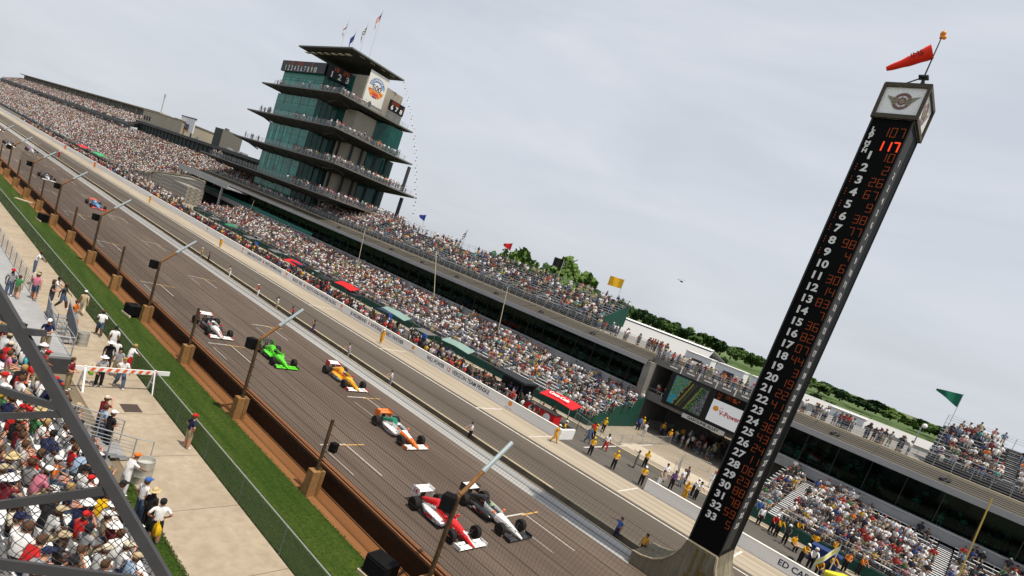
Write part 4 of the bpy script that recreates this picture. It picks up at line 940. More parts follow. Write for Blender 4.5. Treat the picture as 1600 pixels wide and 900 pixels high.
# plaza with chequered walls between the stands
chk = bpy.data.materials.new('chequer_tiles'); chk.use_nodes = True; cn = chk.node_tree; ct = cn.nodes.new('ShaderNodeTexChecker'); ct.inputs['Scale'].default_value = 1.4; ct.inputs[1].default_value = (.30,.28,.24,1); ct.inputs[2].default_value = (.17,.155,.13,1)
ctc = cn.nodes.new('ShaderNodeTexCoord'); cm = cn.nodes.new('ShaderNodeMapping'); cm.inputs['Rotation'].default_value = (0,.785,0); cn.links.new(ctc.outputs['Object'], cm.inputs[0]); cn.links.new(cm.outputs[0], ct.inputs[0]); cn.links.new(ct.outputs[0], cn.nodes['Principled BSDF'].inputs['Base Color'])
CW = thing('chequered_wall', 'grey chequered retaining wall between the packed left stand and the tower', 'wall', (-190,57,0)); b = MB(); b.prism([(-17,0,0),(-17,0,2.2),(14,3.6,6.4),(24,3.6,6.6),(24,3.6,0)], (0,.4,0)); b.build('tiles', chk, CW)
b = MB(); b.bar((-17,-.1,2.3),(14,3.5,6.5),.5,.25); b.bar((14,3.5,6.5),(24,3.5,6.7),.5,.25); b.build('coping', offwhite, CW)
b = MB(); b.box(-174,-163,56,60,0,4.3); tag(b.build('chequered_kiosk', chk), 'dark chequered block below the tower terrace at the pit side', 'kiosk')
b = MB(); b.box(-188,-152,61,66,7.3,7.6); b.box(-188,-152,60.8,61,7.2,8.6); b.box(-186,-185.6,61,61.4,0,7.2); b.box(-172,-171.6,61,61.4,0,7.2); b.box(-156,-155.6,61,61.4,0,7.2); tag(b.build('canopy', fascia), 'grey flat canopy on posts over the plaza at the left end of the suites', 'canopy')
for i in range(120): CROWD.append((rnd.uniform(-205,-152), rnd.uniform(46,54), 0.01, rnd.gauss(0,.8), 'stand'))
# tall thin poles rising from the pit stalls
for k, (a, c, Y, lab) in enumerate((((571,356),(551,450),53,'thin cream pole crossing the dark suite glass, left of centre'),((682,392),(678,465),55,'thin cream pole crossing the roof of the suites at centre'),((793.7,447.5),(778.7,515),55,'thin white pole crossing the suite glass right of centre'),((1550,779),(1498,900),47,'slim yellow pole at the lower right in front of the stand'),((397,314),(388,336),53,'short cream pole below the suites on the left'))):
    p, q = ony(*a, Y), ony(*c, Y); b = MB(); b.tube([p,q], .05, 6); tag(b.build('pole', M('cream_pole', (.42,.38,.26), .6) if k != 3 else M('ochre_pole', (.42,.30,.07), .6)), lab, 'pole')
b = MB(); pts = [ony(*p, 52.5) for p in ((899,572),(901,600),(884,626),(858,640),(836,645))]; b.tube(pts, .05, 6); b.tube([pts[1], onz(884,664)], .05, 6); tag(b.build('boom_pole', dsteel), 'dark bent boom pole over the benches by the red umbrella', 'pole')

# ---------------------------------------------------------------- trees, hill, marquee, far infield
leaf_ms = [M('foliage_mid', (.055,.105,.022), .8, var=.4, scale=.5), M('foliage_light', (.085,.15,.03), .8, var=.3, scale=.5), M('foliage_dark', (.025,.06,.018), .85, var=.4, scale=.5)]
bark = M('bark', (.07,.05,.035), .9)
def tree_mesh(seed, n=2600, spread=(1,1,1), leaf=.16):
    r = random.Random(seed); b = MB(); lobes = []
    for i in range(13):
        a = r.uniform(0, 2*PI); h = r.uniform(.35, 1.0); rad = (1.0-abs(h-.6))*r.uniform(.15,.62); lobes.append((rad*math.cos(a)*spread[0], rad*math.sin(a)*spread[1], h, r.uniform(.16,.30)))
    for i in range(n):
        lx, ly, lz, lr = r.choice(lobes); d = Vector((r.gauss(0,1), r.gauss(0,1), r.gauss(0,1))).normalized()*lr*(r.random()**.35)
        p = Vector((lx, ly, lz))+d; u = Vector((r.gauss(0,1), r.gauss(0,1), r.gauss(0,1))).normalized(); v = u.orthogonal().normalized(); s = leaf*r.uniform(.2,.5)
        b.add([p-u*s, p+v*s*.8, p+u*s, p-v*s*.8], [(0,1,2,3)])
    mz = max(v[2] for v in b.v); b.v = [(v[0],v[1],v[2]/mz) for v in b.v]
    t = MB(); t.tube([(0,0,0),(.02,0,.35),(.0,.02,.75)], [.05,.035,.012], 7)
    for i in range(5): a = 2*PI*i/5; t.tube([(0,0,.3+.05*i),(.28*math.cos(a),.28*math.sin(a),.6+.05*i)], [.022,.006], 5)
    return b, t
TM = []
for s in range(6):
    b, t = tree_mesh(40+s, 2600 if s < 3 else 1500, leaf=.13 if s < 3 else .2); TM.append((b.mesh('crown', [leaf_ms[s % 3]]), t.mesh('trunk', [bark])))
def tree(x, y, z, h, w_, k, label, group=None, m=None):
    t = thing('tree', label, 'tree', (x, y, z), rnd.uniform(0,6), group)
    for nm, me in (('crown', TM[k][0]), ('trunk', TM[k][1])):
        o = bpy.data.objects.new(nm, me); COL.objects.link(o); o.parent = t; o.scale = (w_, w_, h)
    return t
for i, (px, Y, zt, w_, lab) in enumerate(((770,103,15.2,7,'leftmost green tree peeping over the rooftop bleachers, behind the red flag'),(800,100,17.8,7.5,'taller green tree behind the red flag'),(826,104,16.0,6.5,'green tree right of the red flag, lower and darker'),(860,108,16.4,6,'small green tree between the red and black flags'),(887,100,19.0,8,'tallest light green tree behind the black flag'),(912,102,17.2,7.5,'green tree right of the black flag, sloping down to the bleachers'),(868,96,15.6,5.5,'dark green bush like tree under the black flag'))):
    g = ony(px, 430, Y); tree(g.x, Y, 0, zt+1.0, w_*1.7, [0,1,0,2,1,1,2][i], lab)
hill_m = M2('hill_grass', (.06,.10,.03), (.10,.15,.05), .01, (1,1,1), (.04,.07,.02), .06, (1,1,1), .5, .95)
hb = MB(); NXh, NYh = 60, 12
for i in range(NXh):
    for j in range(NYh):
        def H_(i, j):
            x = -600+1300*i/NXh; y = 330+400*j/NYh; s = max(0, min(1, (x+420)/260)) ; e = max(0, min(1, (160-x)/520))
            return (x, y, -.1+4.5*math.sin(PI*min(1, j/NYh*1.0)*.5)**1.5*(.35+.65*e)*s+.6*math.sin(x*.05+j))
        hb.add([H_(i,j),H_(i+1,j),H_(i+1,j+1),H_(i,j+1)], [(0,1,2,3)])
struct(hb.build('hills', hill_m))
for i in range(110):
    x = -330+4.7*i+rnd.uniform(-3,3); row = i % 3; y = 490+34*row+rnd.uniform(-8,8)
    top = min(18.4, 12.2+.027*max(0,-x-16))-(1.8 if row == 0 else 0)+rnd.uniform(-1.2,1.8)
    tree(x*1.2, y, 4.0, 9.3+(top-13.3)*1.25, rnd.uniform(10,19), 3+rnd.randrange(3), 'dark green tree in the distant wood beyond the infield', 'trees of the distant wood')
for i in range(26):
    x = -200+9*i+rnd.uniform(-4,4); tree(x, rnd.uniform(190,330), 0, rnd.uniform(5,8), rnd.uniform(4,6), 3+rnd.randrange(3), 'small lone tree dotted on the infield grass before the wood', 'lone trees on the infield')
mq = thing('marquee', 'long white marquee roof behind the people on the footbridge', 'tent', (-52,104,0)); b = MB()
b.prism([(-8,0,11.6),(14.2,0,11.6),(16.5,-9,9.0),(-8,-9,9.0)], (0,0,.06)); b.prism([(-8,.02,11.6),(14.2,.02,11.6),(16.5,9,9.0),(-8,9,9.0)], (0,0,.06)); b.build('roof', M('tent_white', (.36,.36,.36), .6), mq)
b = MB(); b.box(-8,16.4,-8.9,8.9,0,8.98); b.build('wall', M('tent_grey', (.34,.34,.34), .7), mq); b = MB(); b.prism([(-8,-1.2,11.55),(14.2,-1.2,11.55),(14.2,.1,11.75),(-8,.1,11.75)], (0,0,.08)); b.build('ridge', white, mq)
for k in range(4):
    t = thing('trailer', ('white trailer behind the footbridge, nearest the marquee','second white trailer behind the footbridge','third white trailer behind the footbridge, near the tower','white trailer seen right of the score tower')[k], 'trailer', (-35.5+5.6*k if k < 3 else -12.5, 92,0)); b = MB(); b.box(-2.3,2.3,0,2.5,7.2,10.4); b.box(-2.4,2.4,-.2,2.7,10.4,10.52); b.box(-2.3,2.3,0,2.5,0,7.0); b.build('body', white, t); b = MB(); b.box(-.9,.9,-.06,-.0,8.0,9.6); b.build('window', M('trailer_dark', (.05,.05,.06), .4), t)
lw_ = thing('long_shed', 'long low white roofed shed beyond the right suite building', 'building', (2,110,0)); b = MB(); b.prism([(-28,-5,9.2),(-28,0,10.3),(-28,5,9.2)], (52,0,0)); b.build('roof', M('shed_white', (.36,.36,.355), .6), lw_); b = MB(); b.box(-28,24,-4.8,4.8,0,9.2); b.build('wall', M('shed_wall', (.4,.4,.38), .7), lw_)
cm_ = [M('carbody_'+str(i), c, .3, .3, coat=.4) for i, c in enumerate(((.6,.6,.6),(.05,.05,.06),(.4,.02,.02),(.05,.1,.3),(.35,.35,.37)))]
for i in range(36):
    x = -85+4.6*i+rnd.uniform(-1.5,1.5); y = 210+rnd.uniform(0,70)+25*(i%3)
    t = thing('parked_car', 'small parked car on the far infield grass, a speck of colour', 'car', (x, y, 0), rnd.uniform(-.3,.3)+(PI/2 if i%4 == 0 else 0), 'cars parked on the far infield')
    b = MB(); b.loft([ringp(2.2,.8,.35,.7,8,4),ringp(1.2,.88,.25,.9,8,4),ringp(-1.8,.88,.25,.95,8,4),ringp(-2.2,.8,.35,.8,8,4)]); b.loft([ringp(.9,.7,.85,.95,8,4),ringp(.3,.68,.85,1.4,8,4),ringp(-1.0,.68,.85,1.42,8,4),ringp(-1.8,.7,.85,1.0,8,4)]); b.build('body', cm_[i%5], t)
    b = MB()
    for sx in (1.35,-1.35):
        for sy in (-.8,.8): b.lathe([(.05,-.1),(.32,-.1),(.32,.1),(.05,.1)], (sx,sy,.32), 10, 0, 'y')
    b.build('tyres', tyre_m, t)
lp = thing('lamp_mast', 'thin lamp mast with a glowing head beyond the right suite roof', 'lamp post', (onz(1415,660).x*0+ -4.5, 100, 0)); b = MB(); b.tube([(0,0,0),(0,0,12.2)], .1, 6); b.build('pole', steel, lp); b = MB(); b.ball((.3,0,12.4), .35); b.build('lamp_head', white, lp)
b = MB(); p = ony(1065, 440, 200); b.ball(tuple(p), .5, n=8, m=5, sc=(1.4,.7,.6)); b.bar((p.x-.6,p.y,p.z+.2),(p.x-1.9,p.y,p.z+.45),.15); b.bar((p.x-1.4,p.y,p.z+.8),(p.x+1.4,p.y,p.z+.7),.1,.04); tag(b.build('helicopter', dsteel), 'tiny dark helicopter alone in the sky', 'helicopter')
# ---------------------------------------------------------------- crowd mass (low detail people, one object)
def lp_person(kind):
    b = MB()
    def seg6(pts, mi, n=6, cap=True):
        b.loft([[(x+rx*math.cos(2*PI*k/n), y+ry*math.sin(2*PI*k/n), z) for k in range(n)] for x, y, z, rx, ry in pts], mi, cap)
    if kind == 'far':
        seg6([(0,0,.35,.22,.26),(0,.03,.95,.22,.14),(0,.02,1.06,.10,.08)], 1, 5); seg6([(0,-.02,1.08,.09,.09),(0,-.02,1.2,.105,.11)], 0, 5); seg6([(0,-.0,1.2,.12,.13),(0,0,1.30,.07,.07)], 3, 5); b.box(-.17,.17,-.5,-.1,.1,.55,2); return b
    if kind == 'sit':
        seg6([(0,.05,.42,.18,.14),(0,.06,.75,.19,.13),(0,.02,1.0,.20,.11),(0,0,1.06,.08,.07)], 1)
        for s in (-1,1):
            b.bar((s*.1,.05,.52),(s*.13,-.40,.52),.15,.15,2); b.bar((s*.13,-.40,.5),(s*.13,-.36,.06),.11,.11,2 if s else 0); b.box(s*.13-.05,s*.13+.05,-.52,-.30,0,.07,4)
            b.bar((s*.22,.02,.97),(s*.26,-.02,.72),.09,.09,1); b.bar((s*.26,-.02,.72),(s*.10,-.28,.66),.07,.07,0)
        hz = 1.06
    else:
        seg6([(0,0,.85,.16,.12),(0,0,1.1,.16,.11),(0,0,1.38,.20,.11),(0,0,1.46,.08,.07)], 1)
        for s in (-1,1):
            b.bar((s*.09,0,.9),(s*.11,0,.45),.15,.15,2); b.bar((s*.11,0,.45),(s*.12,.02,.05),.10,.10,4 if s else 0); b.box(s*.12-.05,s*.12+.05,-.16,.08,0,.07,4)
            b.bar((s*.22,0,1.38),(s*.27,-.02,1.12),.09,.09,1); b.bar((s*.27,-.02,1.12),(s*.2,-.2,1.0),.07,.07,0)
        hz = 1.46
    seg6([(0,0,hz-.02,.05,.05),(0,-.01,hz+.05,.085,.09),(0,-.01,hz+.14,.09,.10)], 0)
    seg6([(0,0,hz+.14,.105,.115),(0,0,hz+.22,.085,.095),(0,0,hz+.26,.03,.03)], 3)
    b.box(-.07,.07,-.19,-.08,hz+.13,hz+.155,3)
    return b
shirts0 = [((.74,.74,.74),31),((.48,.48,.48),8),((.30,.31,.33),7),((.03,.032,.04),19),((.45,.035,.03),6.5),((.20,.025,.03),4),((.04,.08,.24),4.5),((.02,.025,.06),5),((.18,.28,.42),3.5),((.55,.38,.05),2),((.60,.50,.33),5),((.70,.18,.03),2.5),((.05,.20,.07),2.5),((.60,.28,.28),3),((.25,.55,.05),.7),((.10,.42,.42),1.5)]
shirts = [(tuple(v*(.72 if max(c) < .7 else .97) for v in c), w_) for c, w_ in shirts0]
skins = [((.46,.23,.145),5),((.38,.18,.11),4),((.28,.125,.07),2.5),((.09,.04,.025),1)]
pantsC = [((.04,.055,.10),5),((.33,.27,.17),4),((.05,.05,.05),4),((.20,.20,.19),2),((.55,.53,.50),1.5),((.12,.17,.25),3)]
hats = [((.70,.70,.68),2.2),((.05,.035,.02),6),((.10,.05,.025),5),((.02,.02,.02),4.5),((.42,.04,.04),1.3),((.03,.05,.16),1.6),((.40,.30,.16),.9),((.25,.17,.08),1.5)]
def pickc(tab, n):
    wts = np.array([t[1] for t in tab], float); idx = nrs.choice(len(tab), n, p=wts/wts.sum())
    return np.array([t[0] for t in tab])[idx]
def in_view(x, y, z):
    d = Vector((x, y, z-HC)); f_ = d.dot(fw)
    if f_ < 1: return False
    px = 800+FPX*d.dot(rt)/f_; py = PPY-FPX*d.dot(up)/f_
    return -160 < px < 1760 and -120 < py < 1020
CROWD = [c for c in CROWD if in_view(*c[:3])]
def build_crowd(name, items, label, cat, shirt_tab=shirts):
    V, F3, T, C = [], [], [], []; off = 0; LV, LT = [], []
    for kind in ('sit','stand','far'):
        it = [c for c in items if c[4] == kind]
        if not it: continue
        b = lp_person(kind); v = np.array(b.v); n = len(it); m = np.array(b.m)
        A = np.array([c[:4] for c in it]); sc = nrs.uniform(.93,1.07,n)*(1 if kind != 'far' else 1.05)
        ca, sa = np.cos(A[:,3]), np.sin(A[:,3])
        X = (v[None,:,0]*ca[:,None]-v[None,:,1]*sa[:,None])*sc[:,None]+A[:,0,None]
        Y = (v[None,:,0]*sa[:,None]+v[None,:,1]*ca[:,None])*sc[:,None]+A[:,1,None]
        lean = nrs.uniform(-.06,.10,n)
        Y = Y-(v[None,:,2]*lean[:,None])*(v[None,:,2] > .6)
        Z = v[None,:,2]*sc[:,None]+A[:,2,None]
        V.append(np.stack([X,Y,Z],-1).reshape(-1,3))
        lens = np.array([len(f) for f in b.f]); flat = np.concatenate([np.array(f) for f in b.f])
        LV.append((flat[None,:]+(np.arange(n)*len(v))[:,None]+off).reshape(-1)); LT.append(np.tile(lens, n)); off += n*len(v)
        tab = np.stack([pickc(skins,n),pickc(shirt_tab,n),pickc(pantsC,n),pickc(hats,n),np.tile(np.array([[.3,.3,.3]]),(n,1))],1)
        bare = nrs.random(n) < .4; tab[bare,4] = tab[bare,0]
        C.append(tab[:,m,:].reshape(-1,3))
    V = np.concatenate(V); LV = np.concatenate(LV); LT = np.concatenate(LT); C = np.concatenate(C)
    me = bpy.data.meshes.new(name); me.vertices.add(len(V)); me.vertices.foreach_set('co', V.astype(np.float32).ravel())
    me.loops.add(len(LV)); me.loops.foreach_set('vertex_index', LV.astype(np.int32)); me.polygons.add(len(LT))
    ls = np.concatenate([[0], np.cumsum(LT)[:-1]]); me.polygons.foreach_set('loop_start', ls.astype(np.int32)); 
    me.update(calc_edges=True); me.validate()
    at = me.attributes.new('tint', 'FLOAT_COLOR', 'FACE'); at.data.foreach_set('color', np.concatenate([C, np.ones((len(C),1))],1).astype(np.float32).ravel())
    m = MATS.get('crowd_cloth')
    if not m:
        m = bpy.data.materials.new('crowd_cloth'); m.use_nodes = True; a = m.node_tree.nodes.new('ShaderNodeAttribute'); a.attribute_name = 'tint'
        m.node_tree.links.new(a.outputs['Color'], m.node_tree.nodes['Principled BSDF'].inputs['Base Color']); m.node_tree.nodes['Principled BSDF'].inputs['Roughness'].default_value = .8; MATS['crowd_cloth'] = m
    me.materials.append(m); o = bpy.data.objects.new(name, me); COL.objects.link(o); o['kind'] = 'stuff'; tag(o, label, cat); return o
print('crowd', len(CROWD))
build_crowd('spectator_crowd', CROWD, 'packed crowd of spectators filling the far grandstands, terraces and tower decks', 'crowd')

# ---------------------------------------------------------------- detailed people: one skinned body per pose
def pose_mesh(name, J, E, sub=1):
    bm = bmesh.new(); sk = bm.verts.layers.skin.verify(); ks = list(J); V = {}
    for k in ks:
        p, r = J[k][0], J[k][1]; v = bm.verts.new(p); V[k] = v; v[sk].radius = (r, r) if not isinstance(r, tuple) else r
    for a, c, _ in E: bm.edges.new((V[a], V[c]))
    bm.verts.ensure_lookup_table(); V['pelvis'][sk].use_root = True
    me = bpy.data.meshes.new(name); bm.to_mesh(me); bm.free()
    o = bpy.data.objects.new(name, me); COL.objects.link(o)
    s = o.modifiers.new('skin', 'SKIN'); s.use_smooth_shade = True; s.branch_smoothing = .3
    if sub: d = o.modifiers.new('sub', 'SUBSURF'); d.levels = sub; d.render_levels = sub
    bpy.context.view_layer.update(); dg = bpy.context.evaluated_depsgraph_get(); out = bpy.data.meshes.new_from_object(o.evaluated_get(dg))
    bpy.data.objects.remove(o)
    segs = [(Vector(J[a][0]), Vector(J[c][0]), ri) for a, c, ri in E]
    out.materials.clear()
    for i in range(6): out.materials.append(white)
    for p in out.polygons:
        c = p.center; best = 9; bi = 0
        for a, e, ri in segs:
            ab = e-a; t = max(0, min(1, (c-a).dot(ab)/max(1e-9, ab.length_squared))); d = (a+ab*t-c).length
            if d < best: best = d; bi = ri
        p.material_index = bi; p.use_smooth = True
    out.name = name; return out
# slots: 0 skin 1 shirt 2 trousers 3 shin 4 forearm 5 shoe
def arm(J, E, s, sh, el, wr, tag_):
    sh, el, wr = Vector(sh), Vector(el), Vector(wr); mid = sh.lerp(el, .72); d = (wr-el).normalized(); hd = wr+d*.09
    J['sh'+tag_] = (sh, .068); J['um'+tag_] = (mid, .055); J['el'+tag_] = (el, .042); J['wr'+tag_] = (wr, .028); J['pa'+tag_] = (hd, (.040,.024))
    E += [('chest','sh'+tag_,1),('sh'+tag_,'um'+tag_,1),('um'+tag_,'el'+tag_,4),('el'+tag_,'wr'+tag_,4),('wr'+tag_,'pa'+tag_,0)]
    sd = d.orthogonal().normalized(); nm = d.cross(sd)
    for i in range(4):
        q = (i-1.5)*.019; ln = (.062,.074,.070,.055)[i]; k1 = f'f{tag_}{i}a'; k2 = f'f{tag_}{i}b'
        J[k1] = (hd+d*ln*.6+sd*q*1.5+nm*.006, .0095); J[k2] = (hd+d*ln*1.1+sd*q*1.6+nm*.03, .008); E += [('pa'+tag_,k1,0),(k1,k2,0)]
    J['t'+tag_] = (wr+d*.06+sd*(.05 if tag_ == 'L' else -.05)+nm*.02, .010); E.append(('wr'+tag_,'t'+tag_,0))
def leg(J, E, hip, kn, an, toe, t):
    J['hip'+t] = (hip, .125); J['kn'+t] = (kn, .100); J['an'+t] = (an, .072); J['he'+t] = (Vector(an)+Vector((0,0,-.035)), .045); J['to'+t] = (toe, (.042,.035))
    E += [('pelvis','hip'+t,2),('hip'+t,'kn'+t,2),('kn'+t,'an'+t,3),('an'+t,'he'+t,5),('he'+t,'to'+t,5)]
def base(pelvis, waist, chest, neck, h1, h2, face):
    J = dict(pelvis=(pelvis,.135), waist=(waist,.135), chest=(chest,(.15,.14)), neck=(neck,.055), head=(h1,.078), crown=(h2,.092), nose=(face,.016)); 
    E = [('pelvis','waist',1),('waist','chest',1),('chest','neck',1),('neck','head',0),('head','crown',0),('head','nose',0)]; return J, E
POSES = {}
def standing(name, la, ra, ll=((-.09,0,.90),(-.11,.01,.50),(-.12,0,.09),(-.13,.15,.04)), rl=((.09,0,.90),(.11,.01,.50),(.12,0,.09),(.13,.15,.04)), tilt=0., look=0.):
    t = tilt; J, E = base((0,0,.96),(0,.02*t,1.13),(0,.10*t,1.34),(0,.16*t+.005,1.49),(0,.20*t+.03,1.585),(0,.20*t+.02,1.68),(0,.20*t+.125,1.60))
    arm(J,E,-1,(-.19,.10*t,1.41),*la,'L'); arm(J,E,1,(.19,.10*t,1.41),*ra,'R'); leg(J,E,*ll,'L'); leg(J,E,*rl,'R')
    POSES[name] = (pose_mesh('body', J, E), (0,.20*t+.02,1.66), 0.)
standing('stand', ((-.25,-.03,1.13),(-.26,.06,.90)), ((.25,-.03,1.13),(.26,.06,.90)))
standing('arms_front', ((-.27,.02,1.14),(-.10,.24,1.10)), ((.27,.02,1.14),(.10,.24,1.10)))
standing('hips', ((-.36,-.06,1.18),(-.20,.06,1.02)), ((.36,-.06,1.18),(.20,.06,1.02)))
standing('camera', ((-.27,.18,1.28),(-.09,.26,1.52)), ((.27,.18,1.28),(.09,.26,1.52)), tilt=.2)
standing('walk', ((-.24,.12,1.15),(-.22,.30,1.02)), ((.24,-.14,1.16),(.25,-.16,.93)), ((-.09,0,.90),(-.10,.20,.53),(-.11,.26,.10),(-.11,.40,.05)), ((.09,0,.90),(.10,-.02,.50),(.11,-.28,.15),(.11,-.17,.05)), tilt=.25)
standing('point', ((-.25,-.03,1.13),(-.26,.06,.90)), ((.36,.20,1.42),(.46,.44,1.46)))
standing('lean', ((-.24,.30,1.22),(-.20,.46,1.12)), ((.24,.30,1.22),(.20,.46,1.12)), tilt=.9)
def sitting(name, la, ra, t=0.):
    J, E = base((0,0,.54),(0,.05*t,.70),(0,.22*t,.93),(0,.30*t,1.08),(0,.36*t+.03,1.17),(0,.36*t+.02,1.265),(0,.36*t+.125,1.185))
    arm(J,E,-1,(-.19,.22*t,1.0),*la,'L'); arm(J,E,1,(.19,.22*t,1.0),*ra,'R')
    leg(J,E,(-.09,.03,.52),(-.13,.44,.50),(-.13,.42,.09),(-.14,.57,.04),'L'); leg(J,E,(.09,.03,.52),(.13,.44,.50),(.13,.40,.09),(.14,.55,.04),'R')
    POSES[name] = (pose_mesh('body', J, E), (0,.36*t+.02,1.245), 0.)
sitting('sit', ((-.25,.02,.74),(-.16,.26,.64)), ((.25,.02,.74),(.16,.26,.64)))
sitting('sit_fwd', ((-.25,.26,.72),(-.12,.46,.62)), ((.25,.26,.72),(.12,.46,.62)), .8)
sitting('sit_photo', ((-.27,.20,.92),(-.08,.28,1.14)), ((.27,.20,.92),(.08,.28,1.14)), .2)
sitting('sit_lap', ((-.24,.10,.74),(-.05,.34,.68)), ((.24,.10,.74),(.05,.34,.66)), .45)
# head gear (origin at the head centre)
def cap_mesh(brim):
    b = MB(); b.loft([[(.108*c_*math.cos(2*PI*k/12), .118*c_*math.sin(2*PI*k/12), z) for k in range(12)] for c_, z in ((1.0,.02),(1.0,.05),(.86,.10),(.5,.130),(.06,.14))])
    if brim == 'cap': b.prism([(.085,.08,.025),(.07,.19,.018),(-.07,.19,.018),(-.085,.08,.025)], (0,0,.012))
    if brim == 'wide': b.lathe([(.10,.02),(.21,.005),(.21,.015),(.10,.035)], n=16)
    return b.mesh('hat')
def hair_mesh(long):
    b = MB(); zs = ((.98,-.06 if not long else -.20),(1.04,.0),(1.02,.06),(.8,.10),(.4,.125),(.05,.13))
    b.loft([[(.104*c_*math.cos(2*PI*k/12), (.112*c_*math.sin(2*PI*k/12)-.012) if math.sin(2*PI*k/12) < .35 or z > .04 else (.112*c_*.35-.012), z) for k in range(12)] for c_, z in zs]); return b.mesh('hair')
HATS = dict(cap=cap_mesh('cap'), bucket=cap_mesh('wide'), hair=hair_mesh(False), long_hair=hair_mesh(True))
for m_ in HATS.values():
    m_.polygons.foreach_set('use_smooth', [True]*len(m_.polygons)); m_.materials.append(white)
def eyes_mesh():
    b = MB()
    for s in (-1,1): b.ball((s*.034,.083,-.035), .011, n=6, m=4)
    b.box(-.028,.028,.080,.088,-.098,-.088,0); return b.mesh('face_features', [M('eye_dark', (.03,.02,.02), .5)])
EYES = eyes_mesh()
CL = dict(white=(.76,.76,.76), grey=(.34,.35,.37), navy=(.018,.025,.075), black=(.018,.018,.02), red=(.55,.02,.02), maroon=(.20,.015,.025), blue=(.05,.14,.45), yellow=(.78,.47,.01), gold=(.74,.36,.015), orange=(.72,.20,.03), green=(.06,.22,.08), tan=(.50,.40,.25), pink=(.62,.20,.28), turquoise=(.08,.42,.50), charcoal=(.07,.07,.075), khaki=(.33,.26,.15), denim=(.10,.15,.24), purple=(.13,.05,.20), cream=(.66,.60,.46), teal=(.01,.20,.22), camouflage=(.16,.17,.13), brown=(.10,.05,.025), straw=(.58,.46,.24), lime=(.30,.60,.06), blond=(.42,.27,.10), **{'light blue':(.35,.48,.66),'pale grey':(.55,.56,.57)})
def cloth(c): return M('cloth_'+c.replace(' ','_'), tuple(v*(.8 if c != 'white' else .95) for v in CL[c]), .85, var=.14, scale=14)
SK = [M('skin_'+str(i), c, .6) for i, c in enumerate(((.50,.26,.17),(.42,.20,.125),(.30,.14,.08),(.08,.04,.025)))]
NP = [0]
USED = set()
def person(x, y, z, rz, pose, shirt, trousers, hat, hatc, label, shorts=False, sleeves=False, skin=None, sc=1., group=None, shoe='white'):
    NP[0] += 1
    if label in USED: label += ' too'
    USED.add(label)
    me, hd, _ = POSES[pose]; o = bpy.data.objects.new('person', me); COL.objects.link(o); tag(o, label, 'person', group)
    o.location = (x, y, z); o.rotation_euler = (0, 0, rz); o.scale = (sc*rnd.uniform(.98,1.1), sc, sc)
    s = SK[skin if skin is not None else rnd.choice((0,0,0,1,1,1,2,3))]
    ms = [s, cloth(shirt), cloth(trousers), s if shorts else cloth(trousers), cloth(shirt) if sleeves else s, cloth(shoe)]
    for i, m in enumerate(ms): o.material_slots[i].link = 'OBJECT'; o.material_slots[i].material = m
    kind = {'cap':'cap','hat':'bucket','hair':'hair','long':'long_hair','helmet':'hair'}[hat]
    h = bpy.data.objects.new('hat' if hat in ('cap','hat') else 'helmet' if hat == 'helmet' else 'hair', HATS[kind]); COL.objects.link(h); h.parent = o; h.location = hd
    if hat == 'helmet': h.scale = (1.2,1.2,1.15)
    h.material_slots[0].link = 'OBJECT'; h.material_slots[0].material = cloth(hatc)
    if hat in ('cap','hat') and rnd.random() < .8:
        k = bpy.data.objects.new('hair', HATS['hair']); COL.objects.link(k); k.parent = o; k.location = (hd[0],hd[1],hd[2]-.03); k.scale = (.96,.96,.8); k.material_slots[0].link = 'OBJECT'; k.material_slots[0].material = cloth('brown')
    e = bpy.data.objects.new('face_features', EYES); COL.objects.link(e); e.parent = o; e.location = hd
    return o

# ---------------------------------------------------------------- near grandstand on the camera side
NR, NY0, NZ0, NT, NRISE = 11, 7.9, .25, .92, .62
ns = thing('near_grandstand', 'steep near grandstand below the camera with pale bench planks', 'grandstand', (-30,4,0)); noff = Vector((-30,4,0))
def fn(o): o.location = -noff; return o
deckm = M2('grey_deck', (.27,.275,.28), (.34,.345,.35), .5, (1,1,1), (.2,.2,.2), 3, (1,1,1), .4, .6)
def xend(k): return -15.0 if k < 1 else -9.0
b = MB()
for k in range(NR):
    y1 = NY0-NT*k; z = NZ0+NRISE*k; x0 = -34.6 if k < 3 else -95
    b.box(x0, xend(k)+10, y1-NT, y1, z-.06, z); b.box(x0, xend(k)+10, y1-.03, y1, z-NRISE, z-.0605)
fn(b.build('floor', M('stand_floor', (.13,.13,.135), .7, .2, var=.2, scale=2), ns))
for k in range(NR):
    y1 = NY0-NT*k; z = NZ0+NRISE*k; x0 = -34.0 if k < 3 else -95; b = MB(); xx = x0
    while xx < xend(k)+9: b.box(xx,xx+4.8,y1-NT+.02,y1-NT+.28,z+.40,z+.44); b.box(xx+.5,xx+.56,y1-NT+.1,y1-NT+.2,z,z+.40); b.box(xx+4.2,xx+4.26,y1-NT+.1,y1-NT+.2,z,z+.40); xx += 4.86
    fn(b.build('bench', alu, ns))
DK = .95
b = MB(); b.box(-95,-34.7,5.55,8.72,DK-.12,DK); fn(b.build('deck', deckm, ns)); b = MB(); b.box(-95,-34.66,8.5,8.78,DK-.3,DK-.125); b.box(-34.9,-34.6,5.4,8.74,.0,DK-.13); fn(b.build('deck_edge', dgrey, ns))
b = MB()
for i in range(30):
    x = -34.75-2.05*i
    if -44.5 < x < -41.5: continue
    b.tube([(x,8.66,DK-.1),(x,8.66,DK+1.1)], .028, 6)
for zz in (.22,.38,.54,.70,.86,1.1): b.tube([(-95,8.66,DK+zz),(-44.4,8.66,DK+zz)], .018 if zz < 1 else .028, 6); 
for zz in (.5,.8,1.1): b.tube([(-41.4,8.66,DK+zz),(-34.7,8.66,DK+zz)], .02, 6)
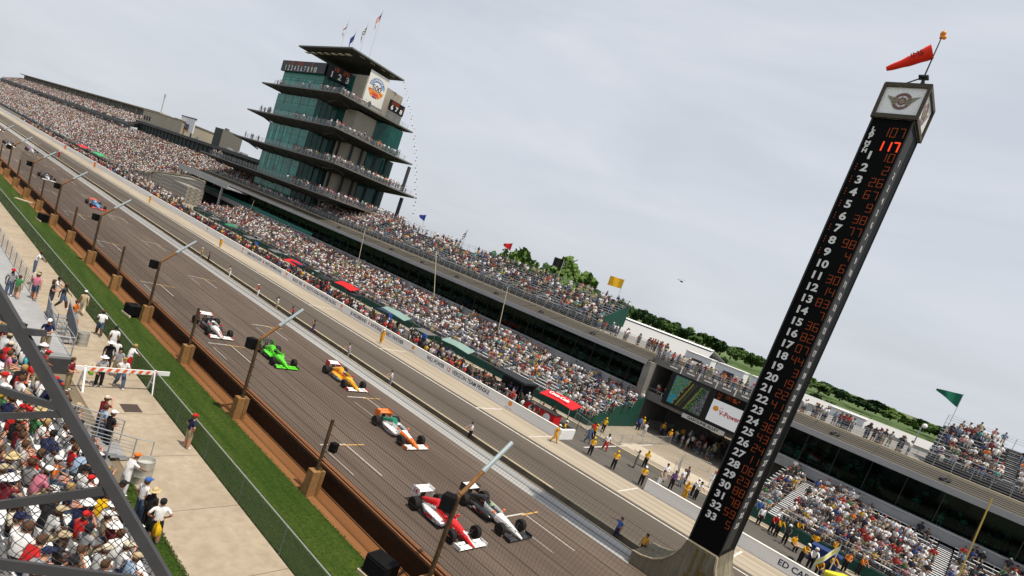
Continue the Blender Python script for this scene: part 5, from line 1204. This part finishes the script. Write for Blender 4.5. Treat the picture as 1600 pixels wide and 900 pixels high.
for i in range(4): y = 8.66-1.0*i; b.tube([(-34.72,y,DK-.1),(-34.72,y,DK+1.08)], .028, 6)
for zz in (.55,1.08): b.tube([(-34.72,8.66,DK+zz),(-34.72,5.6,DK+zz)], .026, 6)
fn(b.build('deck_railing', steel, ns))
# stairs down to the footpath beside the deck
stp = M('stair_grey', (.30,.305,.31), .55, .3, var=.15, scale=3)
t = thing('stairs', 'grey metal stairs with solid side panels from the deck down to the footpath', 'stairs', (-40,9.3,0)); b = MB()
for k in range(6): b.box(-2.2+.45*k,-1.78+.45*k,-.48,.48,DK-.16*k-.05,DK-.16*k)
b.build('steps', stp, t); b = MB()
for s in (-.52,.52): b.prism([(-2.3,s,DK+.9),(.7,s,.95),(.7,s,.05),(-2.3,s,DK-.2)], (0,.03,0)); b.tube([(-2.3,s,DK+1.05),(.8,s,1.1)], .03, 6)
b.build('side_panel', M('panel_blue_grey', (.17,.19,.22), .5), t)
t = thing('stairs', 'metal entrance steps with slanted handrails from the seats to the footpath, beside the drum', 'stairs', (-25.6,7.2,0)); b = MB()
for k in range(8): b.box(-.8,.8,1.5-.36*k,1.8-.36*k,.12*k+.05,.12*k+.10)
b.build('steps', stp, t); b = MB()
for s in (-.9,.9):
    b = MB()
    for zz in (.35,.5,.65,.8,1.0): b.tube([(s,1.9,.1+zz),(s,-.9,1.05+zz)], .018 if zz < 1 else .028, 6)
    for k in range(4): y = 1.9-.93*k; b.tube([(s,y,.0),(s,y,.1+1.0+.34*(1.9-y))], .03, 6)
    if s > 0: b.tube([(.9,1.9,1.1),(.9,2.6,.95),(.9,2.6,.0)], .028, 6)
    b.build('handrail', steel, t)
b = MB(); b.box(-27.6,-24.2,3.0,8.3,.0,.14); o = b.build('shadow_pad', dconc, None); tag(o, 'dark pad standing in for the shade under the entrance steps', 'slab')  # flat slab, the shade below the steps is put into its dark colour
def drum(x, y, r, h, lab):
    t = thing('waste_drum', lab, 'bin', (x, y, .01), .3, 'galvanised waste drums'); z = M('zinc_drum', (.50,.50,.46), .4, .55, var=.12, scale=5)
    b = MB(); b.lathe([(r,0),(r,.02),(r*.985,h*.3),(r*1.02,h*.33),(r*.985,h*.36),(r*.99,h*.64),(r*1.02,h*.67),(r*.99,h*.7),(r,h),(r*.94,h),(r*.94,h*.2)], n=22); b.build('barrel', z, t, True)
    b = MB(); b.lathe([(r*.93,h*.80),(.02,h*.82)], n=16); b.build('bin_bag', M('bin_bag', (.40,.40,.38), .6), t)
    b = MB(); b.tube([(-.10,-r-.02,h*.72),(-.10,-r-.08,h*.74),(.10,-r-.08,h*.74),(.10,-r-.02,h*.72),(.10,-r-.03,h*.60),(-.10,-r-.03,h*.60),(-.10,-r-.02,h*.72)], .012, 6); b.build('handle', dsteel, t); return t
g = onz(219,752); drum(g.x, g.y, .37, .98, 'galvanised waste drum with a handle standing on the footpath beside the entrance steps')
drum(-39.6, 10.25, .30, .85, 'small galvanised waste drum full of litter at the foot of the deck stairs')
# barricade
bc = thing('barricade', 'white barricade board with orange stripes on two trestles across the footpath', 'barricade', (-32.7,10.6,0), PI/2+.02); b = MB(); b.box(-2.45,2.2,-.03,.03,1.02,1.26); b.build('board', white, bc)
b = MB()
for k in range(9): x = -1.55+.36*k; b.prism([(x,-.034,1.05),(x+.17,-.034,1.05),(x+.26,-.034,1.23),(x+.09,-.034,1.23)], (0,-.005,0)); b.prism([(x,.034,1.05),(x+.17,.034,1.05),(x+.26,.034,1.23),(x+.09,.034,1.23)], (0,.005,0))
b.build('stripes', M('barricade_orange', (.72,.13,.03), .5), bc)
for x in (-1.75,1.45):
    b = MB(); b.bar((x,-.45,0),(x,.02,1.3),.09,.05); b.bar((x,.45,0),(x,-.02,1.3),.09,.05); b.bar((x,-.25,.55),(x,.25,.55),.06,.04); b.build('trestle', white, bc)

# steel frame with chain link just below the camera
fr_m = M('frame_grey_paint', (.062,.062,.066), .5, .2, var=.1, scale=8); ZF = 10.3
FR = thing('guard_frame', 'dark grey steel guard frame with sagging chain link in the lower left foreground', 'frame', (-4,1.2,ZF)); foff = FR.location.copy()
def ff_(o): o.location = -foff; return o
def fz(px, py): 
    d = ray(px, py); k = 3.45/ d.dot(fw); return Vector((0,0,HC))+d*k
# the frame lies in one tilted plane 3.45 m in front of the eye: real beams with depth
A0, A1_ = fz(-30,420), fz(262,915)
axis = (A1_-A0).normalized(); fnrm = fw
def beam(name, p, q, w_, d_, m=fr_m):
    b = MB(); x = (q-p).normalized(); s = x.cross(fnrm).normalized()
    vs = []
    for P_ in (p, q):
        for i, j in ((-1,0),(1,0),(1,1),(-1,1)): vs.append(P_+s*(w_/2*i)+fnrm*(d_*j))
    b.add(vs, [(0,1,2,3),(7,6,5,4),(0,4,5,1),(1,5,6,2),(2,6,7,3),(3,7,4,0)]); return ff_(b.build(name, m, FR))
beam('main_beam', A0, A1_, .072, .03)
beam('cross_beam', fz(-40,598), fz(104,642)+fnrm*.002, .042, .03); beam('cross_beam', fz(-40,652)+fnrm*.004, fz(96,648)+fnrm*.004, .040, .06)
beam('cross_beam', fz(-40,796)+fnrm*.003, fz(160,768)+fnrm*.003, .052, .08); beam('cross_beam', fz(-40,878)+fnrm*.003, fz(240,914)+fnrm*.003, .062, .03)
beam('cross_beam', fz(-40,508)+fnrm*.003, fz(52,520)+fnrm*.003, .04, .10)
beam('cross_beam', fz(-40,478)+fnrm*.006, fz(30,510)+fnrm*.006, .036, .05)
wires = []
S, Tt = (fz(100,0)-fz(0,0))/100, (fz(0,100)-fz(0,0))/100; O_ = fz(0,0)
def wp_(u, v): return O_+S*u+Tt*v+fnrm*(.05+.015*math.sin(u*.03+v*.02))
def xl(v): return (v-470)*.592-8
for i in range(-34, 60):                                    # two families of zigzag wires, warped as if sagging
    for fam in (1, -1):
        pts = []
        for k in range(0, 46):
            v = 560+7.6*k; u = i*17+fam*5.5*k*1.55+5*math.sin(v*.021+i)+3*math.sin(k*PI)
            if 0 < 1 and u < xl(v)-4 and u > -30 and v > 600: pts.append(wp_(u+(1.6 if k % 2 else -1.6), v+(4*math.sin(u*.04))))
            else:
                if len(pts) > 1: wires.append((pts, .0026))
                pts = []
        if len(pts) > 1: wires.append((pts, .0026))
o = line_mesh(wires).build('chain_link', M('chain_wire', (.02,.02,.022), .5, .5), FR); ff_(o)

# ---------------------------------------------------------------- people in the near stand
shc = ['white']*11+['pale grey']*4+['grey']*3+['navy']*3+['black']*3+['red']*3+['maroon']*2+['yellow','orange','turquoise','light blue','tan','cream','green','pink','teal']
hatw = [('cap','white'),('hair','brown'),('hair','black'),('hair','brown'),('long','brown'),('cap','navy'),('cap','red'),('cap','black'),('cap','tan'),('hat','straw'),('hair','brown'),('hair','black'),('long','brown'),('hair','brown'),('cap','cream'),('long','blond'),('hat','white'),('hair','blond')]
rown = ['first','second','third','fourth','fifth','sixth','seventh','eighth','ninth','tenth','eleventh','twelfth','thirteenth']
cols_ = {'hair':'hair','long':'long hair','cap':'cap','hat':'sun hat'}
def vis(x, y, z, m=20):
    d = Vector((x, y, z-HC)); f_ = d.dot(fw)
    if f_ < .5: return False
    px = 800+FPX*d.dot(rt)/f_; py = PPY-FPX*d.dot(up)/f_
    return -m < px < 1600+m and -m < py < 900+m
def ordw(n):
    o = ['first','second','third','fourth','fifth','sixth','seventh','eighth','ninth','tenth','eleventh','twelfth','thirteenth','fourteenth','fifteenth','sixteenth','seventeenth','eighteenth','nineteenth']
    if n < 20: return o[n-1]
    t = ['twenty','thirty','forty','fifty','sixty','seventy'][n//10-2]; return (t[:-1]+'ieth') if n%10 == 0 else t+' '+o[n%10-1]
cnt = 0
for k in range(NR):
    y = NY0-NT*k-NT+.17; z = NZ0+NRISE*k; x = (xend(k)+2) if k > 0 else -17.0; j = 0; x_min = -34.2 if k < 3 else -62
    while x > x_min and cnt < 150:
        x -= rnd.uniform(.50,.62)
        if abs(x+25.6) < .9 and k < 3: continue
        if rnd.random() < .16: continue
        if not vis(x, y, z+.9): continue
        if k == 0 and rnd.random() < .5: continue
        j += 1; cnt += 1
        s = rnd.choice(shc); hk, hc = rnd.choice(hatw); tr = rnd.choice(['denim','khaki','navy','black','grey','tan']); po = rnd.choice(['sit','sit','sit_fwd','sit_fwd','sit_lap','sit_photo'])
        if rnd.random() < .07: po = 'arms_front'
        person(x, y+(.3 if po == 'arms_front' else 0), z, rnd.gauss(.25,.35), po, s, tr, hk, hc, f'{s} topped spectator with {hc} {cols_[hk]}, {rown[k]} row up, {ordw(j)} from the right', shorts=rnd.random() < .6)
# people on the deck and footpath: (pixel of the feet, height z, facing, pose, clothes, words)
def ped(px, py, z, rz, pose, shirt, tr, hat, hc, label, **k):
    g = onz(px, py, z); return person(g.x, g.y, z, rz, pose, shirt, tr, hat, hc, label, **k)
LK = -PI/2+.0
ped(67,548,DK,-1.9,'arms_front','navy','khaki','cap','white','man in navy polo and khaki shorts standing alone on the grey deck',shorts=True)
ped(51,468,DK,1.2,'walk','pink','denim','cap','tan','small figure with a tan cap and raised arm on the deck',shorts=True)
ped(24,466,DK,1.3,'walk','green','khaki','hair','brown','child in green top walking on the deck',shorts=True,sc=.85)
ped(12,462,DK,-1.4,'stand','grey','denim','cap','red','man in grey shirt with a red cap at the far deck',shorts=False)
ped(52,427,DK,-.2,'lean','white','denim','hair','brown','person in white top leaning on the deck railing, farthest of the group',shorts=False)
ped(53,466,DK,-.3,'stand','tan','navy','hair','black','bare shouldered man by the deck railing in dark shorts',shorts=True)
ped(79,472,DK,-.4,'lean','white','denim','hair','black','person in white shirt against the railing behind the woman with a black bag')
ped(76,478,DK,-.3,'arms_front','black','charcoal','long','brown','woman in black top carrying a black bag at the railing')
ped(94,482,.75,-.5,'walk','charcoal','denim','long','brown','woman in dark top and denim skirt at the head of the stairs',shorts=True)
ped(110,510,.35,-.7,'walk','orange','grey','hair','brown','person in orange top going down the stairs',shorts=True)
ped(126,492,0,1.3,'walk','tan','cream','cap','white','man in tan vest and white cap on the footpath beside the fence, back turned')
ped(153,525,0,1.4,'walk','white','denim','hair','brown','man in white T-shirt and denim shorts walking away on the footpath',shorts=True)
ped(172,552,0,1.4,'stand','white','white','hair','black','man in long white shirt by the green fence')
ped(177,566,0,1.2,'stand','white','white','hair','black','boy in white just below the man in the long white shirt',sc=.8)
ped(164,578,0,-1.8,'walk','black','black','hat','white','person in black with a white sun hat facing the camera')
ped(178,589,0,-1.7,'walk','grey','khaki','long','black','dark haired person in grey shirt and khaki shorts walking toward the camera',shorts=True)
ped(196,582,0,.2,'lean','white','red','hair','blond','blond youth in white vest and red shorts holding the fence',shorts=True)
ped(152,604,0,-1.6,'stand','pale grey','black','hat','white','person in white hat and grey top with a green bag by the barricade')
ped(184,606,0,-1.5,'walk','white','denim','hair','blond','person in white shirt with red shorts bending by the barricade')
ped(290,700,0,.1,'hips','navy','tan','cap','red','man in navy and red shirt with tan shorts standing alone at the fence',shorts=True,skin=0)
ped(152,675,0,.4,'camera','maroon','navy','cap','cream','man in maroon shirt photographing on the footpath below the barricade')
ped(152,690,0,.3,'stand','light blue','denim','hair','brown','person in pale blue shirt below the man in the maroon shirt')
ped(163,700,0,.3,'arms_front','black','black','cap','white','man in black T-shirt and white cap at the railing by the drum')
ped(189,774,0,.2,'lean','white','white','cap','orange','man in white T-shirt with an orange cap leaning below the drum')
ped(213,815,0,.3,'stand','white','denim','cap','blue','man in white shirt with a bright blue cap on the grass edge',skin=0)
ped(224,832,0,.5,'stand','black','black','hat','straw','person in black with a broad straw hat on the grass edge')
ped(237,850,0,1.2,'hips','white','black','hair','black','man in white top and black shorts with a yellow bag on the grass',shorts=True)
ped(103,610,.0,-.6,'arms_front','maroon','khaki','hair','brown','young man in maroon shirt standing below the deck corner')
def bag(px, py, z, c, lab):
    g = onz(px, py, z); t = MB(); t.loft([[(g.x+sx*.17*s, g.y+sy*.09*s, z+h) for sx, sy in ((-1,-1),(1,-1),(1,1),(-1,1))] for s, h in ((.8,.0),(1,.1),(.95,.3),(.4,.42))]); t.tube([(g.x-.08,g.y,z+.4),(g.x,g.y,z+.6),(g.x+.08,g.y,z+.4)], .012, 5); tag(t.build('bag', cloth(c), None, True), lab, 'bag')
bag(141,585,.55,'lime','lime green carrier bag held beside the person in the white hat'); bag(243,835,.5,'yellow','yellow and black bag held by the man in white top and black shorts')
sg_ = onz(176,560)
# crew and officials around the pit lane opening
for px, py, a, po, s, tr, h, hc, lab in (
 (864,691,-1.2,'walk','gold','gold','cap','white','official in full yellow suit striding at the end of the left pit wall'),
 (876,684,-1.0,'stand','yellow','black','cap','white','yellow shirted official behind the official in the full yellow suit'),
 (920,711,-2.6,'arms_front','yellow','black','cap','yellow','yellow shirted marshal nearest the walker in red trousers'),
 (943,704,-2.2,'walk','white','red','hair','black','walker in white shirt and red trousers crossing the opening'),
 (956,733,-2.6,'arms_front','yellow','black','cap','yellow','yellow shirted marshal standing in the middle of the opening'),
 (990,731,1.9,'point','camouflage','camouflage','hair','brown','soldier in camouflage uniform walking with an arm out'),
 (1005,730,-2.2,'arms_front','yellow','black','cap','yellow','yellow shirted marshal behind the soldier in camouflage'),
 (999,758,-2.6,'arms_front','yellow','black','cap','white','yellow shirted marshal at the start of the right pit wall'),
 (925,688,-1.2,'point','yellow','black','cap','yellow','yellow shirted marshal pointing by the steel barrier'),
 (922,684,-2.0,'stand','red','black','hair','brown','crew member in red top beside the pointing marshal'),
 (916,692,-2.0,'walk','denim','denim','hair','brown','person in blue jeans behind the marshals'),
 (940,676,-2.8,'stand','yellow','black','cap','yellow','yellow shirted marshal leaning at the green wall'),
 (1000,672,-2.6,'stand','yellow','grey','cap','yellow','yellow shirted steward at the end of the barriers'),
 (1004,682,.6,'lean','pale grey','pale grey','hair','brown','person in pale grey bending beside the steward'),
 (995,672,-2.8,'stand','blue','navy','hair','black','person in blue jacket against the green screen'),
 (1032,680,-2.6,'stand','gold','navy','cap','gold','steward in gold shirt in the shade under the balcony'),
 (1042,692,-2.6,'stand','gold','black','cap','gold','stout steward in gold shirt at the shadow edge'),
 (1062,688,-2.6,'stand','gold','black','hair','black','steward in gold shirt deeper in the passage'),
 (1077,700,.8,'walk','white','black','hair','black','walker in white shirt and black trousers in the passage shadow'),
 (1123,695,-2.4,'hips','yellow','black','cap','yellow','yellow shirted marshal standing under the GASOLINE ALLEY sign'),
 (1034,752,-2.4,'arms_front','white','white','hair','brown','man in white shirt with the pit crew by the right wall'),
 (1046,764,-2.4,'stand','purple','black','hair','brown','crew member in purple shirt by the right wall'),
 (1026,762,-2.0,'lean','tan','white','hair','brown','bending crew member beside the man in white shirt'),
 (1061,760,-2.0,'stand','white','grey','hair','brown','pair member in white behind the steel barrier, left'),
 (1067,756,-2.0,'stand','charcoal','charcoal','hair','brown','pair member in dark clothes behind the steel barrier, right'),
 (1066,782,-2.6,'arms_front','gold','gold','cap','gold','official in golden suit behind the right pit wall'),
 (1079,774,-1.5,'lean','white','black','cap','white','crew member in white top bending over equipment'),
 (1084,780,-2.0,'lean','white','black','hair','black','second bending crew member beside the official in golden suit'),
 (1108,762,-2.4,'stand','white','white','cap','red','person in white jacket with red trim close to the score tower')):
    full = tr == s; ped(px, py, 0.01, a, po, s, tr, h, hc, lab, sleeves=full or s in ('blue','purple'), shoe='black')
# spotters between the two low walls
for px, py, s, tr, hc, po, lab in ((319,405,'yellow','khaki','white','arms_front','photographer in yellow vest between the low walls, far along'),(346,416,'charcoal','black','brown','camera','dark dressed photographer between the low walls, next nearer'),(387,440,'pale grey','white','brown','lean','crouching figure in pale clothes between the low walls'),(408,465,'red','white','white','lean','figure in red leaning between the low walls'),(433,484,'white','tan','brown','camera','photographer in white vest standing between the low walls'),(455,500,'red','navy','navy','lean','figure in red and blue low behind the bent post tip'),(489,522,'charcoal','purple','black','camera','photographer in dark top raising a camera between the low walls'),(547,560,'pale grey','grey','brown','lean','grey dressed figure crouching between the walls above the yellow car'),(634,606,'white','grey','brown','lean','figure crouching between the walls above the orange car'),(728,688,'white','black','black','lean','person in black and white crouching between the walls by the post tip'),(962,842,'blue','navy','brown','point','person in bright blue reaching over the low wall'),(1008,866,'gold','black','black','stand','marshal in yellow between the walls beside the score tower base')):
    g = onz(px, py, .02); person(g.x, 31.78, .02, 2.9, po, s, tr, 'cap' if hc in ('white','navy') else 'hair', hc, lab, sc=.85)
for px, py, s, lab in ((101,234,'orange','orange suited official on the pit apron, farthest of the row'),(147,262,'orange','orange suited official on the pit apron, second from the far end'),(233,318,'gold','gold suited official on the pit apron beside the apron kerb line'),(343,388,'gold','gold suited official walking on the apron near the wall lettering'),(594,537,'gold','gold suited official on the apron by the panther lettering'),(72,213,'orange','small orange suited official near the far pit boxes'),(91,247,'red','red suited crew member on the pit lane edge')):
    ped(px, py, 0.01, -2.4, 'walk' if s == 'gold' else 'stand', s, s, 'cap', 'white', lab, sleeves=True)
# people on the footbridge and terrace edge
bs = ['charcoal','tan','maroon','light blue','white','black','denim','orange','grey','green','red','navy']
for i in range(30):
    x = -33.6+.62*i+rnd.uniform(-.15,.15); s = bs[(i*7+i//3) % 12]; tr = ['denim','khaki','black'][i % 3]; hk, hc = hatw[(i*4) % 15]; zz = 9.3 if x < -30.7 else 8.71
    person(x, 66.75 if x > -30.7 else 69.2, zz, PI+rnd.gauss(0,.4), rnd.choice(['lean','arms_front','stand','camera']), s, tr, hk, hc, f'onlooker in {s} top, {ordw(i+1)} from the left along the bridge rail', shorts=i%2 == 0)

# ---------------------------------------------------------------- pit stalls: crews, awnings, carts
PIT = []
team = {0:[((.02,.02,.022),6),((.6,.6,.6),1.2),((.45,.03,.03),1.2)],1:[((.02,.02,.022),4),((.55,.55,.55),2),((.5,.03,.03),2),((.04,.10,.3),1)],2:[((.5,.03,.03),5),((.6,.6,.6),2)],3:[((.70,.35,.02),6),((.6,.6,.6),1.5)]}
def pitcrew(x0, x1, n, tm, name, lab):
    it = [(rnd.uniform(x0,x1), 44.5+abs(rnd.gauss(0,2.0)), .01, rnd.gauss(0,1.2), 'stand' if rnd.random() < .75 else 'sit') for _ in range(int(n*1.9))]
    return it
PEOPLE_TABS = [(-29.5,-36,14,1),(-36.5,-42,18,0),(-42,-52,26,0),(-52,-62,30,0),(-62,-72,30,0),(-72,-80,26,1),(-80,-90,26,2),(-90,-104,34,1),(-104,-124,44,0),(-124,-150,50,1),(-150,-190,70,1),(-190,-250,90,2),(-250,-330,90,1)]
crews = []
shirt_all = [((.012,.012,.014),66),((.55,.55,.55),16),((.45,.03,.03),16),((.04,.10,.3),6),((.60,.35,.03),6)]
for a, c, n, tm in PEOPLE_TABS: crews += pitcrew(c, a, n, tm, '', '')
build_crowd('pit_crews', [c for c in crews if in_view(*c[:3])], 'pit crews in dark, red and white overalls massed behind the white pit wall', 'pit crew', shirt_all)
# yellow crew behind the right wall, individually
for i, (px, py, s, hc, hk, po) in enumerate(((1240,840,'gold','navy','hair','lean'),(1235,858,'gold','black','hair','sit'),(1223,850,'charcoal','white','helmet','lean'),(1210,838,'gold','black','cap','lean'),(1202,832,'red','white','helmet','lean'),(1265,862,'gold','navy','hair','arms_front'),(1247,880,'gold','white','cap','lean'),(1262,888,'white','white','helmet','lean'),(1274,896,'gold','black','hair','sit_fwd'),(1290,898,'gold','navy','cap','lean'),(1240,835,'black','white','helmet','lean'),(1316,893,'orange','navy','cap','arms_front'),(1338,898,'orange','white','helmet','lean'),(1193,806,'gold','black','cap','lean'),(1296,872,'gold','black','cap','point'),(1183,820,'white','grey','hair','stand'),(1210,822,'white','brown','hair','stand'),(1180,808,'blue','black','hair','stand'))):
    ped(px, py, .01, -2.6+.5*math.sin(i*2.3), po, s, 'black', hk, hc, f'{s} shirted crew member with {hc} headgear behind the right pit wall, {ordw(i+1)} of the group', sleeves=True, shoe='black')
def awning(x, y, w_, d_, z, col, lab, tilt=.25, words=None):
    t = thing('awning', lab, 'awning', (x, y, 0)); b = MB(); N = 8; rings = []
    top = []
    for i in range(N+1):
        u = i/N-.5; top.append((w_*u, -d_/2, z-.35*abs(u)*2*tilt-.1)); 
    b.loft([[(w_*(i/N-.5), y_, z+.45*(1-abs(y_)/(d_/2))-.5*tilt*abs(i/N-.5)*2) for i in range(N+1)]+[(w_*(i/N-.5), y_, z-.06+.45*(1-abs(y_)/(d_/2))-.5*tilt*abs(i/N-.5)*2) for i in range(N,-1,-1)] for y_ in (-d_/2,-d_*.25,0,d_*.25,d_/2)])
    b.build('canopy', cloth_aw(col), t)
    b = MB()
    for sx in (-.42,.42):
        for sy in (-.4,.4): b.tube([(w_*sx,d_*sy,0),(w_*sx,d_*sy,z-.05)], .03, 6)
    b.build('frame', dsteel, t)
    if words: text('lettering', words, .62, (-.1,-.95,z+.36), (.42,0,-.05), white, t, ext=.003, bold=.02)
    return t
def cloth_aw(c): return M('awning_'+c, {'red':(.52,.012,.016),'aqua':(.20,.30,.27),'dark':(.02,.022,.025),'green':(.02,.18,.09),'lime':(.04,.30,.12)}[c], .6, var=.1, scale=2)
awning(-29.9,48.5,4.4,3.0,2.5,'red','bright red umbrella with white script over the last pit stall before the opening',words='Coca-Cola')
awning(-70.5,48.0,4.6,2.6,2.6,'red','red awning over a pit stall, left of centre')
awning(-85.8,47.5,4.2,2.6,2.0,'red','smaller red awning near the sprite lettering')
awning(-58.8,48.4,5.5,2.0,2.3,'aqua','pale aqua awning over the pit stall at centre left')
awning(-46.6,49.0,5.0,2.0,2.3,'aqua','pale aqua awning over the pit stall behind the panther lettering')
awning(-114,48.6,4.0,2.0,2.2,'green','dark green awning over a far pit stall')
awning(-212,48.2,10,3,2.6,'lime','bright green awning among the far pit stalls on the left')
awning(-232,48.2,9,3,2.4,'red','red awning among the farthest pit stalls on the left')
pc = thing('pit_cart', 'black roofed pit cart with a white and red side panel behind the pit wall', 'cart', (-36.2,47.6,0)); b = MB(); b.box(-2.3,2.3,-1.0,1.2,0,1.1); b.box(-2.3,2.3,.9,1.2,1.1,2.4); b.box(-2.4,2.4,-1.2,1.4,2.4,2.55); b.box(-2.35,2.35,-1.15,1.35,2.55,2.62); b.build('body', cloth_aw('dark'), pc)
b = MB(); b.box(-2.2,2.0,-1.28,-1.2,.35,1.15); b.build('side_panel', M('panel_white', (.66,.64,.60), .5), pc); b = MB(); b.box(-2.2,2.0,-1.3,-1.28,1.02,1.15); b.box(-2.2,2.0,-1.3,-1.28,.35,.42); b.box(1.0,1.9,-1.3,-1.285,.45,.95); b.build('red_stripe', redp, pc); b = MB(); b.box(-.5,.55,-1.3,-1.28,.48,1.0); b.build('vent', black, pc); text('lettering', 'verizon', .3, (-1.35,-1.3,.75), FRONT, black, pc, ext=.003)
b = MB(); 
for x in (-2.1,2.1):
    for y in (-1.0,1.1): b.tube([(x,y,1.0),(x,y,2.45)], .04, 6)
b.build('frame', dsteel, pc)
rc = thing('pit_cart', 'red cart with white round emblems beneath the red umbrella', 'cart', (-30.4,46.3,0)); b = MB(); b.box(-1.9,1.9,-.6,.6,.0,1.35); b.build('body', cloth_aw('red'), rc)
for x in (-1.0,1.0): b = MB(); b.lathe([(.02,-.02),(.42,-.02),(.42,.02),(.02,.02)], (x,-.62,.8), 18, 0, 'y'); b.build('round_emblem', white, rc)
b = MB(); b.box(-1.95,1.95,-.65,.65,1.35,1.42); b.build('lid', dsteel, rc)
yc = thing('fuel_hose_cart', 'bright yellow cowling and nose sections on a cart behind the right pit wall', 'cart', (-1.55,46.5,0)); b = MB(); b.loft([ringp(-1.9,.28,.6,1.0,10),ringp(-.9,.55,.5,1.35,10),ringp(.3,.6,.5,1.4,10),ringp(1.5,.35,.6,1.1,10)]); b.build('cowling', paint('cart_yellow', (.70,.62,.02)), yc, True); b = MB(); b.box(-1.6,1.4,-.4,.4,.25,.6); b.build('trolley', dsteel, yc)
for x_ in (-1.2,1.0): wheel(yc, x_, -.45, .2, .12); wheel(yc, x_, .45, .2, .12)
b = MB(); b.box(-5.2,-3.2,50.4,51.4,0,1.2); b.box(-5.3,-3.1,50.3,51.5,1.2,1.28); tag(b.build('tool_chest', M('chest_blue', (.02,.04,.14), .5)), 'dark blue tool chest beside the yellow cowling', 'chest')
def barrel(x, y, lab):
    b = MB(); b.lathe([(.32,0),(.33,.3),(.31,.32),(.33,.6),(.31,.62),(.32,.92),(.05,.93)], n=14); o = b.build('barrel', M('barrel_blue', (.01,.09,.45), .45), None, True); o.location = (x, y, .01); tag(o, lab, 'barrel')
for (px, py, lab) in ((408,388,'bright blue barrel by the small red awning'),(616,503,'bright blue barrel at the foot of the benches, centre left'),(672,533,'bright blue barrel near the second aqua awning')):
    g = onz(px, py); barrel(g.x, min(g.y, 52), lab)
# timing stands and tyre stacks along the stalls
def stack(x, y, n, lab):
    t = thing('tyre_stack', lab, 'tyres', (x, y, 0), rnd.uniform(0,1), 'tyre stacks along the pit stalls')
    for i in range(n):
        b = MB(); b.lathe([(.2,0),(.32,.01),(.345,.06),(.345,.30),(.32,.35),(.2,.36)], (0,0,.37*i), 14); o = b.build('tyre', tyre_m, t, True)
def tstand(x, y, lab):
    t = thing('timing_stand', lab, 'timing stand', (x, y, 0), rnd.uniform(-.1,.1), 'timing stands along the pit stalls')
    b = MB(); b.box(-1.3,1.3,-.5,.5,0,.9); b.build('cabinet', cloth_aw('dark'), t)
    b = MB()
    for sx in (-1.2,1.2):
        for sy in (-.45,.7): b.tube([(sx,sy,.0),(sx,sy,2.2)], .03, 6)
    b.build('frame', steel, t); b = MB(); b.prism([(-1.4,-.7,2.15),(1.4,-.7,2.15),(1.4,.9,2.3),(-1.4,.9,2.3)], (0,0,.05)); b.build('roof', rnd.choice([cloth_aw('dark'), M('roof_grey', (.12,.12,.12), .6), M('roof_navy', (.015,.025,.06), .6)]), t)
    b = MB(); b.box(-.9,-.2,-.2,-.1,1.0,1.5); b.box(.2,.9,-.2,-.1,1.0,1.5); b.build('monitors', M('monitor', (.03,.05,.08), .3), t)
wherew = ['behind the national guard lettering','left of the second aqua awning','near the first blue barrel','by the vodka lettering','below the large red awning','by the sprite lettering','left of the smaller red awning','farther up the pits','beyond the green awning','far up the pits beyond the green awning']
for i in range(10):
    x = -51.5-8.3*i-(2 if i > 5 else 0); tstand(x, 47.2, 'small roofed timing stand '+wherew[i])
    stack(x+3.6, 45.6, 3, 'black tyre stack beside the timing stand '+wherew[i]); stack(x+4.4, 45.8, 2, 'shorter tyre stack beside the timing stand '+wherew[i])
# tyres lying by the wall
for i, (x, y) in enumerate(((-6.3,45.4),(-5.6,45.9),(-3.5,45.0))):
    t = thing('spare_tyre', ('spare racing tyre standing behind the right pit wall by the tower','spare racing tyre just right of the first one','spare racing tyre farther right behind the wall')[i], 'tyre', (x, y, 0), .4*i, 'spare tyres behind the right pit wall'); wheel(t, 0, 0, .36, .36)
fg2 = flag(-3.3, 47.0, .0, 3.0, (('ylwhite',(.75,.75,.6)),('lemon',(.7,.65,.1))), 'furled white and yellow flag on a pole in the yellow pit', 1.6, .6, 1.0, 'band', .3, furl=.6)
# crowd control barriers
def barrier(p, q, lab, i):
    d = Vector(q)-Vector(p); t = thing('crowd_barrier', lab, 'barrier', p, math.atan2(d.y, d.x), 'steel crowd barriers around the paddock opening'); ln = d.length; n = max(1, round(ln/2.2))
    b = MB()
    for z in (.12,1.05): b.tube([(0,0,z),(ln,0,z)], .022, 6)
    for k in range(n+1): b.tube([(ln*k/n,0,0),(ln*k/n,0,1.05)], .024, 6); b.bar((ln*k/n,-.25,.02),(ln*k/n,.25,.02),.05,.03)
    b.build('rails', steel, t); b = MB(); m = int(ln/.13)
    for k in range(m): b.tube([(ln*k/m,0,.12),(ln*k/m,0,1.05)], .007, 4, cap=False)
    b.build('bars', steel, t)
bl = [((896,658),(935,688)),((935,672),(968,697)),((967,693),(1045,695)),((1055,752),(1062,724)),((1066,722),(1106,738)),((1010,668),(1048,675))]
bn = ['from the left pit stalls toward the marshals','along the green wall','facing the shaded passage','running away from the pit wall near the tower','behind the pair of people near the tower','at the foot of the shaded passage']
for i, (a, c) in enumerate(bl): barrier(tuple(onz(*a)), tuple(onz(*c)), 'grey steel crowd barrier '+bn[i], i)
for i in range(22): x = rnd.uniform(-24,-16); 
it = [(rnd.uniform(-26,-15.5), rnd.uniform(66,76), .01, rnd.gauss(0,1.2), 'stand') for _ in range(46)]
build_crowd('paddock_crowd', it, 'dim crowd of people waiting in the shaded paddock passage under the sign', 'crowd')
print('people', NP[0])
